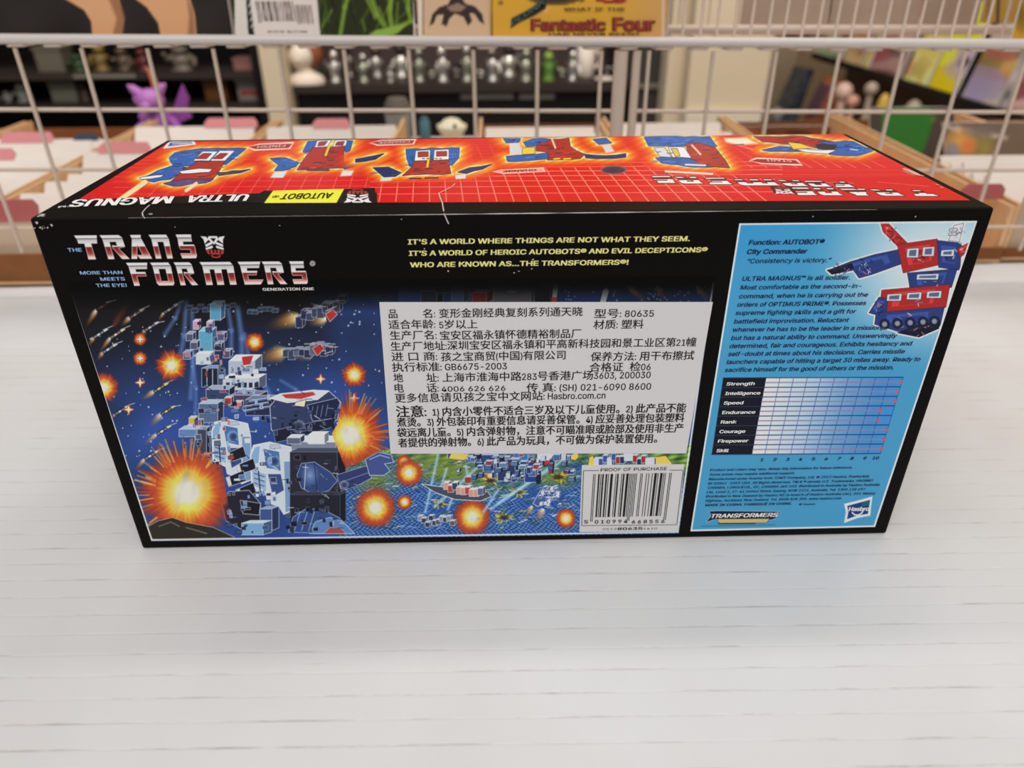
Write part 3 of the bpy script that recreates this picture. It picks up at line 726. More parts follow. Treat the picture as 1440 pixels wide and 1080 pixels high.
def title(k):
    def word(s, cells, yt, yb, sl):
        for ch, (xa, xb) in zip(s, cells):
            def mp(p):
                xx = xa + (xb - xa) * p[0] ; t = 1 - p[1]
                # the print leans with the card's perspective
                return (xx + (t - 0.0) * sl(xx), yt(xx) + (yb(xx) - yt(xx)) * t)
            rings = [[mp(p) for p in r] for r in LET[ch]]
            xs = [p[0] for p in rings[0]]; ys = [p[1] for p in rings[0]]
            idx = k.near(min(xs) - 4, min(ys) - 4, max(xs) + 4, max(ys) + 4)
            d = k.sdf(rings[0], idx)
            for h in rings[1:]: d = np.maximum(d, -k.sdf(h, idx))
            tt = np.clip((k.y[idx] - yt(k.x[idx])) / (yb(k.x[idx]) - yt(k.x[idx])), 0, 1)
            st = [(0, (236, 236, 236)), (.10, (240, 240, 240)), (.135, (96, 92, 94)), (.19, (190, 190, 190)), (.34, (216, 214, 214)), (.475, (226, 222, 222)), (.49, (120, 45, 42)), (.62, (128, 40, 36)), (.78, (160, 80, 74)), (.92, (232, 205, 200)), (1, (240, 225, 222))]
            col = np.stack([np.interp(tt, [q[0] for q in st], [q[1][i] for q in st]) for i in range(3)], 1)
            edge = np.clip(1 - np.abs(d + 0.7) / 0.9, 0, 1)[:, None] * np.where(tt > .49, 0.75, 0.35)[:, None]
            col = col * (1 - edge) + np.array([226, 196, 190]) * edge
            al = np.clip(0.5 - d / 0.8, 0, 1)
            k.c[idx] = k.c[idx] * (1 - al[:, None]) + col * al[:, None]; k.a[idx] = np.maximum(k.a[idx], al)
    sl = lambda xx: 10.5 * (1 - xx / 740)
    word('TRANS', [(104, 136), (140, 172), (177, 206.5), (209, 236), (247, 271)], lambda v: 331.2 - (v - 104) * 0.009, lambda v: 365 - (v - 104) * 0.011, sl)
    word('FORMERS', [(177, 207), (211, 239), (244, 270), (280.5, 327), (334, 366), (368, 397), (406.5, 429)], lambda v: 369.6 - (v - 177) * 0.009, lambda v: 402 - (v - 177) * 0.011, sl)
    emblem(k, lambda a, b: (282 + 34 * a + (1 - b) * 5, 362.0 - 30 * b))
    k.glow(439.5, 370.5, 4.2, 4.2, (200, 198, 196), 1, 0.25); k.glow(439.5, 370.5, 2.2, 2.2, (110, 108, 106), 1, 0.4)
    k.a[np.hypot(k.x - 439.5, k.y - 370.5) < 3.6] = 1
grid_sheet('title_lettering', fquad([(98, 326), (448, 320), (452, 408), (124, 411)], 0.00025), 1040, 262, title, PRINT, toy, keep=True)

def type_part(name, lines, m, parent, e=0.0003):
    mb = MB()
    for L in lines: line_of_type(mb, *L[:5], **(L[5] if len(L) > 5 else {}), e=e)
    return obj(name, mb.mesh(False), m, parent)
INK = lambda n, c: mat(n, c, 0.45, 0.25)
type_part('subtitle_lettering', [
    ('THE', 96, 354, 115.5, 7, dict(fat=0.02)), ('MORE THAN', 113.5, 386, 172.5, 6.4, dict(fat=0.02)),
    ('MEETS', 142, 394.7, 176, 6.4, dict(fat=0.02)), ('THE EYE!', 136, 403.6, 178.5, 6.4, dict(fat=0.02))], INK('pale_blue_ink', (150, 185, 222)), toy)
type_part('edition_lettering', [('GENERATION ONE', 369.8, 408.8, 441.5, 5.2, dict(fat=0.025))], INK('white_ink', (222, 220, 218)), toy)
B = dict(fat=0.028)
type_part('slogan_lettering', [
    ("IT'S A WORLD WHERE THINGS ARE NOT WHAT THEY SEEM.", 574, 343.6, 969.5, 9.8, dict(fat=0.034, lean=0.08)),
    ('IT\u2019S A WORLD OF HEROIC AUTOBOTS\u00ae AND EVIL DECEPTICONS\u00ae', 575.4, 359.6, 994, 9.6, dict(fat=0.034, lean=0.08)),
    ('WHO ARE KNOWN AS...THE TRANSFORMERS\u00ae!', 577, 375.8, 883, 9.6, dict(fat=0.034, lean=0.08))], INK('gold_ink', (232, 214, 132)), toy)

# --- white importer's label
mb = MB()
q0 = [F(533.5, 424.8), F(1002.3, 424.6), F(965, 637.3), F(549.3, 637.8)]
mb.slab(q0, (0, -0.0002, 0))
lab = obj('importer_label', mb.mesh(), mat('label_paper', (199, 197, 198), 0.55, 0.25), toy)
C = dict(em=0.94, fat=0.010)
CB = dict(em=0.94, fat=0.019)
H = 13.2
type_part('label_lettering', [
    ('\u54c1', 547, 446.6, 559, H, C), ('\u540d:', 595, 446.2, 612, H, C), ('\u53d8\u5f62\u91d1\u521a\u7ecf\u5178\u590d\u523b\u7cfb\u5217\u901a\u5929\u6653', 617.7, 446, 819, H, C), ('\u578b\u53f7: 80635', 835.5, 446.4, 919, H, C),
    ('\u9002\u5408\u5e74\u9f84:', 547, 461.8, 612, H, C), ('5\u5c81\u4ee5\u4e0a', 618, 461.6, 671.5, H, C), ('\u6750\u8d28: \u5851\u6599', 834.5, 461.8, 904.5, H, C),
    ('\u751f\u4ea7\u5382\u540d:', 549, 477, 614, H, C), ('\u5b9d\u5b89\u533a\u798f\u6c38\u9547\u6000\u5fb7\u7cbe\u88d5\u5236\u54c1\u5382', 619, 477, 817, H, C),
    ('\u751f\u4ea7\u5382\u5730\u5740:\u6df1\u5733\u5b9d\u5b89\u533a\u798f\u6c38\u9547\u548c\u5e73\u9ad8\u65b0\u79d1\u6280\u56ed\u548c\u666f\u5de5\u4e1a\u533a\u7b2c21\u5e62', 550, 492.4, 978.5, H, C),
    ('\u8fdb \u53e3 \u5546:', 551, 507, 615, H, C), ('\u5b69\u4e4b\u5b9d\u5546\u8d38(\u4e2d\u56fd)\u6709\u9650\u516c\u53f8', 620.5, 507, 795, H, C), ('\u4fdd\u517b\u65b9\u6cd5: \u7528\u5e72\u5e03\u64e6\u62ed', 830.5, 507, 975.3, H, C),
    ('\u6267\u884c\u6807\u51c6: GB6675-2003', 552, 521.8, 712.7, H, C), ('\u5408\u683c\u8bc1  \u68c006', 829, 521.8, 914.4, H, C),
    ('\u5730', 554, 536.6, 566.8, H, C), ('\u5740:', 600, 536.4, 617, H, C), ('\u4e0a\u6d77\u5e02\u6dee\u6d77\u4e2d\u8def283\u53f7\u9999\u6e2f\u5e7f\u573a3603, 200030', 622.6, 536.2, 914.4, H, C),
    ('\u7535', 555.5, 551, 568, H, C), ('\u8bdd:', 600.5, 550.8, 617, H, C), ('4006 626 626', 621.2, 550.8, 710.6, H, C), ('\u4f20 \u771f: (SH) 021-6090 8600', 740.4, 550.6, 915, H, C),
    ('\u66f4\u591a\u4fe1\u606f\u8bf7\u89c1\u5b69\u4e4b\u5b9d\u4e2d\u6587\u7f51\u7ad9: Hasbro.com.cn', 556, 565.2, 851, H, C),
    ('\u6ce8\u610f:', 557.7, 585.6, 599.5, 16.5, dict(em=0.94, fat=0.02)), ('1) \u5185\u542b\u5c0f\u96f6\u4ef6\u4e0d\u9002\u5408\u4e09\u5c81\u53ca\u4ee5\u4e0b\u513f\u7ae5\u4f7f\u7528\u30022) \u6b64\u4ea7\u54c1\u4e0d\u80fd', 608.8, 584.4, 964, H, CB),
    ('\u716e\u70eb\u30023) \u5916\u5305\u88c5\u5370\u6709\u91cd\u8981\u4fe1\u606f\u8bf7\u59a5\u5584\u4fdd\u7ba1\u30024) \u5e94\u59a5\u5584\u5904\u7406\u5305\u88c5\u5851\u6599', 558.7, 599.2, 961.5, H, CB),
    ('\u888b\u8fdc\u79bb\u513f\u7ae5\u30025) \u5185\u542b\u5f39\u5c04\u7269\uff0c\u6ce8\u610f\u4e0d\u53ef\u7784\u51c6\u773c\u6216\u8138\u90e8\u53ca\u4f7f\u7528\u975e\u751f\u4ea7', 559, 613.8, 960, H, CB),
    ('\u8005\u63d0\u4f9b\u7684\u5f39\u5c04\u7269\u30026) \u6b64\u4ea7\u54c1\u4e3a\u73a9\u5177\uff0c\u4e0d\u53ef\u505a\u4e3a\u4fdd\u62a4\u88c5\u7f6e\u4f7f\u7528\u3002', 560.5, 628, 923.5, H, CB)],
    INK('black_ink', (22, 21, 22)), lab, e=0.0004)

# --- barcode panel
mb = MB(); mb.slab([F(818.3, 654), F(962.3, 652.6), F(953.6, 746.8), (F(814.8, 748))], (0, -0.00015, 0))
bc = obj('barcode_panel', mb.mesh(), mat('label_paper', (199, 197, 198)), toy)
mb = MB()
E_ = 0.0004
def fstroke(a, b, t):
    """thin printed rule on the front of the carton"""
    a = F(*a, E_); b = F(*b, E_); d = b - a; d /= np.linalg.norm(d); n = np.array([-d[2], 0, d[0]]) * t / 2
    mb.add([a - n, b - n, b + n, a + n], [(0, 1, 2, 3)])
fstroke((820.6, 662), (842, 661.8), 0.0003); fstroke((941.5, 661.3), (960.8, 661.2), 0.0003)
fstroke((820.6, 662), (818, 739.3), 0.0003); fstroke((960.8, 661.2), (951.8, 738), 0.0003); fstroke((818, 739.3), (951.8, 738), 0.0003)
def ean(code):
    Lc = ['0001101', '0011001', '0010011', '0111101', '0100011', '0110001', '0101111', '0111011', '0110111', '0001011']
    par = ['LLLLLL', 'LLGLGG', 'LLGGLG', 'LLGGGL', 'LGLLGG', 'LGGLLG', 'LGGGLL', 'LGLGLG', 'LGLGGL', 'LGGLGL'][int(code[0])]
    s = '101'
    for i in range(6):
        a = Lc[int(code[1 + i])]
        s += a if par[i] == 'L' else ''.join('10'[int(c)] for c in a)[::-1]
    s += '01010'
    for i in range(6): s += ''.join('10'[int(c)] for c in Lc[int(code[7 + i])])
    return s + '101'
bits = ean('5010994668556')
a0, a1 = F(834.3, 667, E_), F(944.8, 666.2, E_)
zt = a0[2]; zb = F(834, 727.5, E_)[2]; zg = F(834, 733.5, E_)[2]
step = (a1[0] - a0[0]) / len(bits)
i = 0
while i < len(bits):
    if bits[i] == '1':
        j = i
        while j < len(bits) and bits[j] == '1': j += 1
        g = i < 3 or i >= 92 or 45 <= i < 50
        x0 = a0[0] + i * step + step * 0.06; x1 = a0[0] + j * step - step * 0.06; z = zg if g else zb
        mb.add([(x0, -E_, z), (x1, -E_, z), (x1, -E_, zt), (x0, -E_, zt)], [(0, 1, 2, 3)])
        i = j
    else: i += 1
line_of_type(mb, 'PROOF OF PURCHASE', 844.5, 662.9, 937.6, 6.2, e=E_, fat=0.004)
for s_, x0, x1 in (('5', 821.6, 826.5), ('0 1 0 9 9 4', 836.5, 882), ('6 6 8 5 5 6', 888.5, 934)):
    line_of_type(mb, s_, x0, 736.3, x1, 6.8, e=E_, fat=0.02)
line_of_type(mb, '0512', 847.5, 745.4, 867, 3.6, e=E_); line_of_type(mb, '80635', 868.5, 745.6, 903, 5.2, e=E_, fat=0.03); line_of_type(mb, '1410', 904.5, 744.8, 924, 3.6, e=E_)
obj('barcode_print', mb.mesh(False), INK('black_ink', (22, 21, 22)), bc)

# --- blue character card panel (the figure is replaced by a plain generic machine)
def card(k):
    x, y = k.x, k.y
    t = np.clip((y - 314) / 430, 0, 1)[:, None]
    k.c = np.array([72, 154, 198]) * (1 - t) + np.array([70, 148, 190]) * t
    k.c += ((np.clip((1190 - x) / 150, 0, 1) * np.clip((430 - y) / 120, 0, 1))[:, None]) * np.array([-14, -6, 4])
    gl = np.clip(1.25 - np.hypot((x - 1322) / 160, (y - 375) / 125), 0, 1)[:, None]
    gl = gl * gl * (3 - 2 * gl)
    k.c = k.c * (1 - gl) + np.array([196, 214, 222]) * gl
    # generic crane-like machine in the same colours: slabs, drums and struts
    RD, BL, WH, DK = (168, 44, 44), (44, 62, 122), (206, 212, 220), (26, 30, 46)
    halo = (236, 242, 246)
    parts = [([(1168, 379), (1196, 368), (1230, 358), (1268, 350), (1276, 368), (1226, 386), (1208, 391), (1200, 380), (1174, 385)], BL), ([(1163, 380), (1198, 371), (1200, 377), (1170, 386)], DK),
             ([(1238, 312), (1250, 315), (1276, 342), (1266, 350), (1242, 326)], RD), ([(1262, 344), (1318, 336), (1322, 372), (1270, 384)], RD),
             ([(1318, 338), (1352, 342), (1350, 380), (1320, 376)], BL), ([(1334, 338), (1342, 317), (1355, 314), (1349, 340)], WH), ([(1346, 350), (1369, 338), (1362, 352), (1350, 362)], RD),
             ([(1276, 384), (1346, 378), (1338, 404), (1280, 408)], BL), ([(1240, 408), (1336, 400), (1330, 432), (1236, 440)], RD), ([(1222, 440), (1236, 418), (1248, 420), (1246, 446)], BL),
             ([(1232, 440), (1328, 432), (1322, 458), (1262, 466), (1230, 456)], BL), ([(1262, 468), (1290, 458), (1322, 452), (1320, 462), (1292, 474)], DK)]
    for pts, c in parts: k.poly(pts, halo, None, ew=0, aa=7, alpha=0.8); k.poly(pts, halo, halo, 2.2)
    for pts, c in parts:
        k.poly(pts, c, (20, 22, 36), 0.5)
        cx = sum(p[0] for p in pts) / len(pts); cy = sum(p[1] for p in pts) / len(pts)
        k.poly([(cx + (a - cx) * 0.62 - 1, cy + (b - cy) * 0.62 - 1) for a, b in pts], tuple(min(255, v * 1.22 + 8) for v in c))
        k.poly([(cx + (a - cx) * 0.45 + 1, cy + (b - cy) * 0.45 + 1) for a, b in pts], c)
    r2 = random.Random(5)
    for _ in range(120):
        pts, c = r2.choice(parts); cx = sum(p[0] for p in pts) / len(pts) + r2.uniform(-8, 8); cy = sum(p[1] for p in pts) / len(pts) + r2.uniform(-9, 9)
        k.line([(cx, cy), (cx + r2.uniform(-6, 6), cy + r2.uniform(-5, 5))], 1.1, r2.choice([WH, DK, DK, (120, 140, 190), (210, 120, 110)]), 0.9)
    for (a, b, wd, ht) in ((1276, 350, 16, 12), (1298, 348, 16, 12), (1290, 386, 30, 7), (1248, 414, 20, 9), (1276, 412, 20, 9), (1304, 410, 20, 9), (1336, 322, 10, 3), (1335, 328, 10, 3), (1324, 352, 18, 8)):
        k.poly([(a, b), (a + wd, b - 1), (a + wd - 1, b + ht), (a - 1, b + ht)], WH, DK, 0.6); k.poly([(a + 3, b + 2), (a + wd - 3, b + 1), (a + wd - 4, b + ht - 2), (a + 2, b + ht - 2)], (88, 100, 130))
    for a in (1244, 1262, 1280, 1298, 1314):
        k.glow(a, 456 - (a - 1244) * 0.06, 8, 8, DK, 1, 0.15); k.glow(a, 456 - (a - 1244) * 0.06, 4, 4, (150, 158, 176), 1, 0.2)
    # attribute table
    tl, tr, br, bl = (1017, 531.5), (1270, 530.5), (1237.8, 637.8), (1000.8, 639.2)
    def T(u, v):
        a = (tl[0] + (tr[0] - tl[0]) * u, tl[1] + (tr[1] - tl[1]) * u); b = (bl[0] + (br[0] - bl[0]) * u, bl[1] + (br[1] - bl[1]) * u)
        return (a[0] + (b[0] - a[0]) * v, a[1] + (b[1] - a[1]) * v)
    us = 0.2395
    n = 48
    for i in range(n):
        u0 = us + (1 - us) * i / n; u1 = us + (1 - us) * (i + 1) / n; q = (i + .5) / n
        c = np.interp(q, [0, .35, .6, .85, 1], [222, 170, 110, 70, 62]), np.interp(q, [0, .35, .6, .85, 1], [226, 198, 160, 138, 140]), np.interp(q, [0, .35, .6, .85, 1], [236, 222, 206, 200, 206])
        k.poly([T(u0, 0), T(u1 + .004, 0), T(u1 + .004, 1), T(u0, 1)], c)
    k.poly([T(0, 0), T(us, 0), T(us, 1), T(0, 1)], (22, 24, 36))
    ends = [10, 9.9, 9.9, 9.05, 9.1, 9.95, 9.95, 10]
    for r_ in range(9):
        v = r_ / 8
        k.line([T(us if 0 < r_ < 8 else 0, v), T(1, v)], 1.3, (34, 50, 96), 0.95)
        if 0 < r_ < 8: k.line([T(0, v), T(us, v)], 0.8, (72, 78, 96), 0.8)
    for c_ in range(1, 11):
        u = us + (1 - us) * c_ / 10
        k.line([T(u, 0), T(u, 1)], 1.0, (48, 76, 140), 0.75)
    for r_ in range(8):
        v = (r_ + .5) / 8; u = us + (1 - us) * ends[r_] / 10
        k.line([T(us, v), T(u, v)], 1.7, (150, 118, 150), 0.85)
        e = T(u, v); k.poly([(e[0] + 4 * math.cos(a_), e[1] + 4 * math.sin(a_)) if j % 2 == 0 else (e[0] + 1.8 * math.cos(a_), e[1] + 1.8 * math.sin(a_)) for j, a_ in enumerate([math.pi / 5 * j - 1.57 for j in range(10)])], (188, 92, 110))
    # white keyline
    q = [(1040.8, 315.2), (1373, 311.8), (1229.5, 740), (972, 746)]
    for i in range(4): k.line([q[i], q[(i + 1) % 4]], 2.3, (226, 234, 238))
    # title mark and maker's mark
    k.poly([(998, 719), (1010, 718.5), (1092, 719.5), (1097, 721), (1090, 729), (1084, 731), (1030, 730), (1006, 730), (993, 734), (1000, 726)], (26, 32, 56), (206, 216, 226), 0.5)
    k.poly([(1008, 730), (1082, 729.5), (1078, 735), (1012, 735.5)], (196, 176, 110), (40, 36, 40), 0.5); k.line([(1010, 736.6), (1062, 736.2)], 1.2, (26, 32, 56))
    k.line([(986, 740), (1090, 738)], 0.7, (30, 70, 110), 0.8)
    k.poly([(1187, 708.5), (1204, 704.5), (1227, 698), (1225, 712), (1224, 725), (1206, 728.5), (1187, 735.5), (1189.5, 720)], (212, 228, 238))
    k.poly([(1191.5, 711.5), (1206, 707.5), (1223.5, 703), (1222, 713), (1220.5, 722.5), (1205, 725), (1191.2, 730), (1193, 720)], (38, 56, 112))
    k.poly([(1213, 706), (1223.5, 703), (1222.5, 710), (1211, 713)], (34, 92, 110))
    k.line([(1198.5, 721), (1202, 724), (1207, 724.3), (1211.5, 722), (1213.5, 718.5)], 2.0, (206, 216, 232))
card_panel = grid_sheet('character_card', fquad([(1039.6, 314.2), (1374.2, 310.6), (1230.6, 741), (970.8, 747.2)]), 620, 760, card, PRINT, toy)
NB = dict(fat=0.03, lean=0.16); NR = dict(fat=0.010, lean=0.18)
navy = INK('navy_ink', (20, 34, 78))
type_part('biography_lettering', [
    ('Function: AUTOBOT\u00ae', 1052.8, 344.3, 1158, 9.2, NB), ('City Commander', 1050, 357.3, 1134, 9.2, NB), ('\u201cConsistency is victory.\u201d', 1050, 370.2, 1167.5, 8.8, NR),
    ('ULTRA MAGNUS\u2122 is all soldier.', 1043.3, 395, 1194.7, 8.6, dict(fat=0.016, lean=0.16))] + [
    (s_, x0, y0, x1, 8.3, dict(fat=0.016, lean=0.16)) for s_, x0, y0, x1 in (
    ('Most comfortable as the second-in-', 1041, 407.2, 1210), ('command, when he is carrying out the', 1039, 419.6, 1219.5), ('orders of OPTIMUS PRIME\u00ae. Possesses', 1036.4, 431.4, 1217),
    ('supreme fighting skills and a gift for', 1034, 443, 1202.6), ('battlefield improvisation. Reluctant', 1032, 455, 1192.6), ('whenever he has to be the leader in a mission,', 1029.6, 466.6, 1240.6),
    ('but has a natural ability to command. Unswervingly', 1028, 478.2, 1260), ('determined, fair and courageous. Exhibits hesitancy and', 1025.6, 489.6, 1281), ('self-doubt at times about his decisions. Carries missile', 1023.7, 500.8, 1271),
    ('launchers capable of hitting a target 30 miles away. Ready to', 1021.6, 512, 1293), ('sacrifice himself for the good of others or the mission.', 1019, 523.2, 1256))], navy, card_panel)
tl, bl = (1017, 531.5), (1000.8, 639.2)
type_part('attribute_lettering', [(s_, 1021.5 - i * 2.02, 542 + i * 13.42, 1021.5 - i * 2.02 + wd, 6.2, dict(fat=0.03, lean=0.1)) for i, (s_, wd) in enumerate((('Strength', 39), ('Intelligence', 49), ('Speed', 27), ('Endurance', 46), ('Rank', 21.5), ('Courage', 36), ('Firepower', 42), ('Skill', 16.5)))], INK('white_ink', (222, 220, 218)), card_panel)
small = [(s_, x0, y0 + 0.8, x1, 4.6, dict(fat=0.014, lean=0.16)) for s_, x0, y0, x1 in (
    ('Product and colors may vary. Retain this information for future reference.', 998.5, 661.8, 1198), ('Some poses may require additional support.', 997.5, 668.2, 1117),
    ('Manufactured under license from TOMY Company, Ltd. \u00a9 2012 Hasbro, Pawtucket,', 996.5, 674.6, 1222), ('RI 02861-1059 USA. All Rights Reserved. TM & \u00ae denote U.S. Trademarks. HASBRO', 995.6, 680.8, 1226.5),
    ('CANADA, LONGUEUIL, QC, CANADA J4G 1G2. Distributed in Australia by Hasbro Australia', 995, 686.8, 1236), ('Ltd., Level 2, 37-41 Oxford Street, Epping, NSW 2121, Australia. Tel. 1300 138 697.', 993.6, 692.9, 1217),
    ('Distributed in New Zealand by Hasbro NZ (a branch of Hasbro Australia Ltd.), 221 Albany', 992.6, 699, 1230), ('Highway, Auckland, New Zealand. Tel. 0508 828 200. www.hasbro.com', 992, 705, 1182))]
small += [('MADE IN CHINA. FABRIQU\u00c9 EN CHINE.', 991.7, 712, 1113, 4.4, dict(fat=0.03, lean=0.14)), ('\u00a9 Hasbro', 1123, 710.6, 1146, 3.8, dict(fat=0.01, lean=0.14))]
small += [(str(i + 1), 1070.5 + 18.05 * i - (1.5 if i < 9 else 6.5), 648.6 - 0.27 * i, 1070.5 + 18.05 * i + (2.6 if i < 9 else 2), 5.6, dict(fat=0.03, lean=0.14)) for i in range(10)]
type_part('legal_lettering', small, navy, card_panel)
type_part('mark_lettering', [('TRANSFORMERS', 998.5, 728.3, 1092, 7.6, dict(fat=0.03, lean=0.25))], INK('white_ink', (222, 220, 218)), card_panel)
type_part('maker_lettering', [('Hasbro', 1193.4, 718.6, 1221.6, 7.8, dict(fat=0.03))], INK('white_ink', (222, 220, 218)), card_panel)

# --- top of the carton
def top(k):
    x, y = k.x, k.y
    k.c[:] = (198, 26, 28)
    # orange bands behind the machines
    far = np.clip(1 - np.abs(y - 214) / 34, 0, 1) * np.clip((690 - x) / 120, 0, 1)
    k.c = k.c * (1 - 0.25 * far[:, None]) + np.array([220, 84, 30]) * 0.25 * far[:, None]
    GL = [(255, 262, 222, 2), (432, 222, 2, 0)]
    # fine printed grid
    def lattice(xa, xb, ya, yb, al):
        for j in range(62):
            x0 = 130 + 23.7 * j
            if x0 < xa or x0 > xb: continue
            ln = []
            for yy in (283, 268, 252, 236, 220, 204, 190):
                t = (283 - yy) / 93
                ln.append((x0 - (x0 - 600) * 0.0026 * (283 - yy) * (1.0 if x0 < 1000 else 1.0) - (12 * t * t if x0 > 690 else 0), yy))
            ln = [p for p in ln if ya <= p[1] <= yb]
            if len(ln) > 1: k.line(ln, 1.5, (240, 128, 112), al)
        for yy in (273, 263.5, 255.5, 248.5, 242, 236, 230.5, 225.5, 221, 216.5, 212, 208, 204, 200.5, 197):
            if ya <= yy <= yb: k.line([(xa, yy), (xb, yy - (xb - xa) * 0.006)], 1.1, (240, 128, 112), al * 0.85)
    lattice(520, 1100, 226, 284, 0.9); lattice(160, 520, 200, 284, 0.45); lattice(600, 1340, 193, 250, 0.35)
    lattice(1040, 1330, 214, 250, 0.25)
    BLU, DB, RD, WH, YL = (42, 90, 164), (34, 48, 96), (160, 44, 40), (226, 222, 222), (238, 190, 60)
    halo2 = (246, 226, 196)
    rm = random.Random(31)
    FIRE = [(0.0, (244, 226, 180), 1.0), (2.0, (238, 196, 100), 1.0), (5, (230, 146, 46), 1.0), (10, (222, 104, 32), 0.95), (18, (210, 66, 30), 0.7), (30, (198, 30, 28), 0.0)]
    def mark(parts, gh=1.6):
        # a fiery rim that follows the outline, wider along the print than across it in this view
        xs = [p[0] for pts, c in parts for p in pts]; ys = [p[1] for pts, c in parts for p in pts]
        idx = k.near(min(xs) - 40, min(ys) - 20, max(xs) + 40, max(ys) + 20)
        keep = k.y.copy(); k.y = k.y * 2.1
        d = np.full(len(idx), 1e9)
        for pts, c in parts: d = np.minimum(d, k.sdf([(a, b * 2.1) for a, b in pts], idx))
        k.y = keep
        d = np.maximum(d, 0) + 1.5 * np.sin(k.x[idx] * 0.35 + k.y[idx] * 0.8)
        st = [q[0] for q in FIRE]
        col = np.stack([np.interp(d, st, [q[1][i] for q in FIRE]) for i in range(3)], 1); al = np.interp(d, st, [q[2] for q in FIRE])[:, None]
        k.c[idx] = k.c[idx] * (1 - al) + col * al
        for pts, c in parts: k.poly(pts, halo2, halo2, gh * 0.7)
        for pts, c in parts:
            # broken, stepped outlines like the pasted-up print
            q = []
            for (ax, ay), (bx, by) in zip(pts, pts[1:] + pts[:1]):
                n = max(1, int(math.hypot(bx - ax, by - ay) / 11))
                for j in range(n):
                    f = j / n; q.append((ax + (bx - ax) * f + rm.uniform(-1.4, 1.4) * (j > 0), ay + (by - ay) * f + rm.uniform(-0.8, 0.8) * (j > 0)))
            k.poly(q, c, (26, 30, 56), 0.7)
            x0, x1 = min(p[0] for p in pts), max(p[0] for p in pts); y0, y1 = min(p[1] for p in pts), max(p[1] for p in pts)
            if x1 - x0 > 22 and c not in (WH,):
                for _ in range(int((x1 - x0) * (y1 - y0) / 60) + 2):
                    ax = rm.uniform(x0, x1); ay = rm.uniform(y0, y1); ln = rm.uniform(3, 12)
                    i2 = k.near(ax - 14, ay - 2, ax + 14, ay + 2)
                    if len(i2) and k.sdf(pts, i2[len(i2) // 2:len(i2) // 2 + 1])[0] < -1.2:
                        k.line([(ax - ln / 2, ay + 0.4), (ax + ln / 2, ay - 0.3)], rm.uniform(0.7, 1.4), rm.choice([tuple(v * 0.6 for v in c), tuple(min(255, v * 1.3 + 10) for v in c), (30, 34, 60)]), 0.8)
    # each is a plain slab-sided carrier vehicle
    mark([([(199, 252), (222, 240), (246, 232), (262, 236), (240, 252), (216, 256)], BLU), ([(238, 222), (246, 215), (282, 209), (346, 209), (332, 220), (318, 231), (246, 234), (240, 228)], BLU),
          ([(262, 238), (278, 227), (316, 227), (306, 244), (296, 255), (238, 258), (250, 246)], RD), ([(272, 226), (285, 213), (306, 213), (294, 226)], WH), ([(296, 226), (309, 212), (330, 212), (316, 226)], WH),
          ([(276, 223), (286, 216), (297, 216), (290, 223)], RD), ([(300, 223), (310, 216), (320, 216), (312, 223)], RD), ([(252, 241), (280, 237), (298, 238), (294, 242), (256, 244)], WH), ([(230, 258), (262, 252), (300, 252), (290, 257), (244, 262)], (88, 70, 118)),
          ([(305, 243), (352, 238), (338, 243), (308, 247)], (70, 66, 70)), ([(196, 250), (230, 246), (226, 249), (198, 252)], WH)])
    k.line([(262, 268), (276, 258)], 5, (222, 200, 170), 0.8); k.line([(170, 280), (204, 256)], 7, (236, 205, 150), 0.8)
    mark([([(380, 223), (402, 222), (420, 229), (416, 234), (398, 240), (386, 240), (392, 232)], BLU), ([(433, 199), (446, 198), (440, 208), (430, 216), (426, 213)], BLU), ([(484, 230), (506, 222), (526, 218), (520, 226), (500, 234), (484, 238)], BLU), ([(480, 198), (496, 198), (492, 212), (486, 214)], BLU),
          ([(440, 208), (484, 206), (484, 236), (418, 239), (426, 226)], RD), ([(446, 198), (466, 197), (460, 206), (443, 207)], WH), ([(472, 197), (488, 197), (486, 205), (468, 206)], WH), ([(449, 200), (460, 199), (456, 204), (447, 205)], RD), ([(474, 200), (484, 199), (482, 204), (472, 204)], RD)])
    k.poly([(386, 242), (404, 241), (398, 250), (380, 250)], (206, 206, 208), aa=2); k.poly([(482, 240), (498, 239), (494, 247), (478, 248)], (206, 206, 208), aa=2); k.line([(432, 239), (462, 239)], 3, (70, 60, 70))
    mark([([(571, 210), (646, 208), (645, 222), (636, 232), (576, 234), (572, 222)], BLU), ([(580, 234), (583, 226), (630, 225), (634, 244), (566, 247), (574, 240)], RD), ([(585, 212), (605, 211), (604, 225), (583, 226)], WH), ([(611, 211), (631, 210), (631, 224), (610, 225)], WH),
          ([(588, 214), (602, 213.5), (602, 220), (588, 220.5)], RD), ([(614, 213.5), (628, 213), (628, 219), (614, 219.5)], RD), ([(525, 236), (546, 235), (564, 243), (556, 248), (540, 249)], DB), ([(644, 242), (660, 236), (692, 231), (678, 238), (656, 244)], DB), ([(500, 224), (540, 216), (528, 224), (500, 228)], DB)])
    k.line([(576, 251), (592, 251)], 2, (60, 50, 56)); k.line([(598, 250.5), (616, 250)], 2, (60, 50, 56)); k.poly([(640, 246), (655, 245), (655, 251), (641, 252)], (206, 204, 204), aa=1.6); k.poly([(536, 250), (552, 249), (550, 254), (534, 255)], (206, 200, 196), aa=2)
    k.line([(603, 222), (601, 234)], 3.0, YL); k.line([(463, 205), (458, 218)], 3.0, YL)
    for j in range(5): k.line([(594 + 6 * j, 223), (597 + 6 * j, 223)], 1.2, (60, 40, 40))
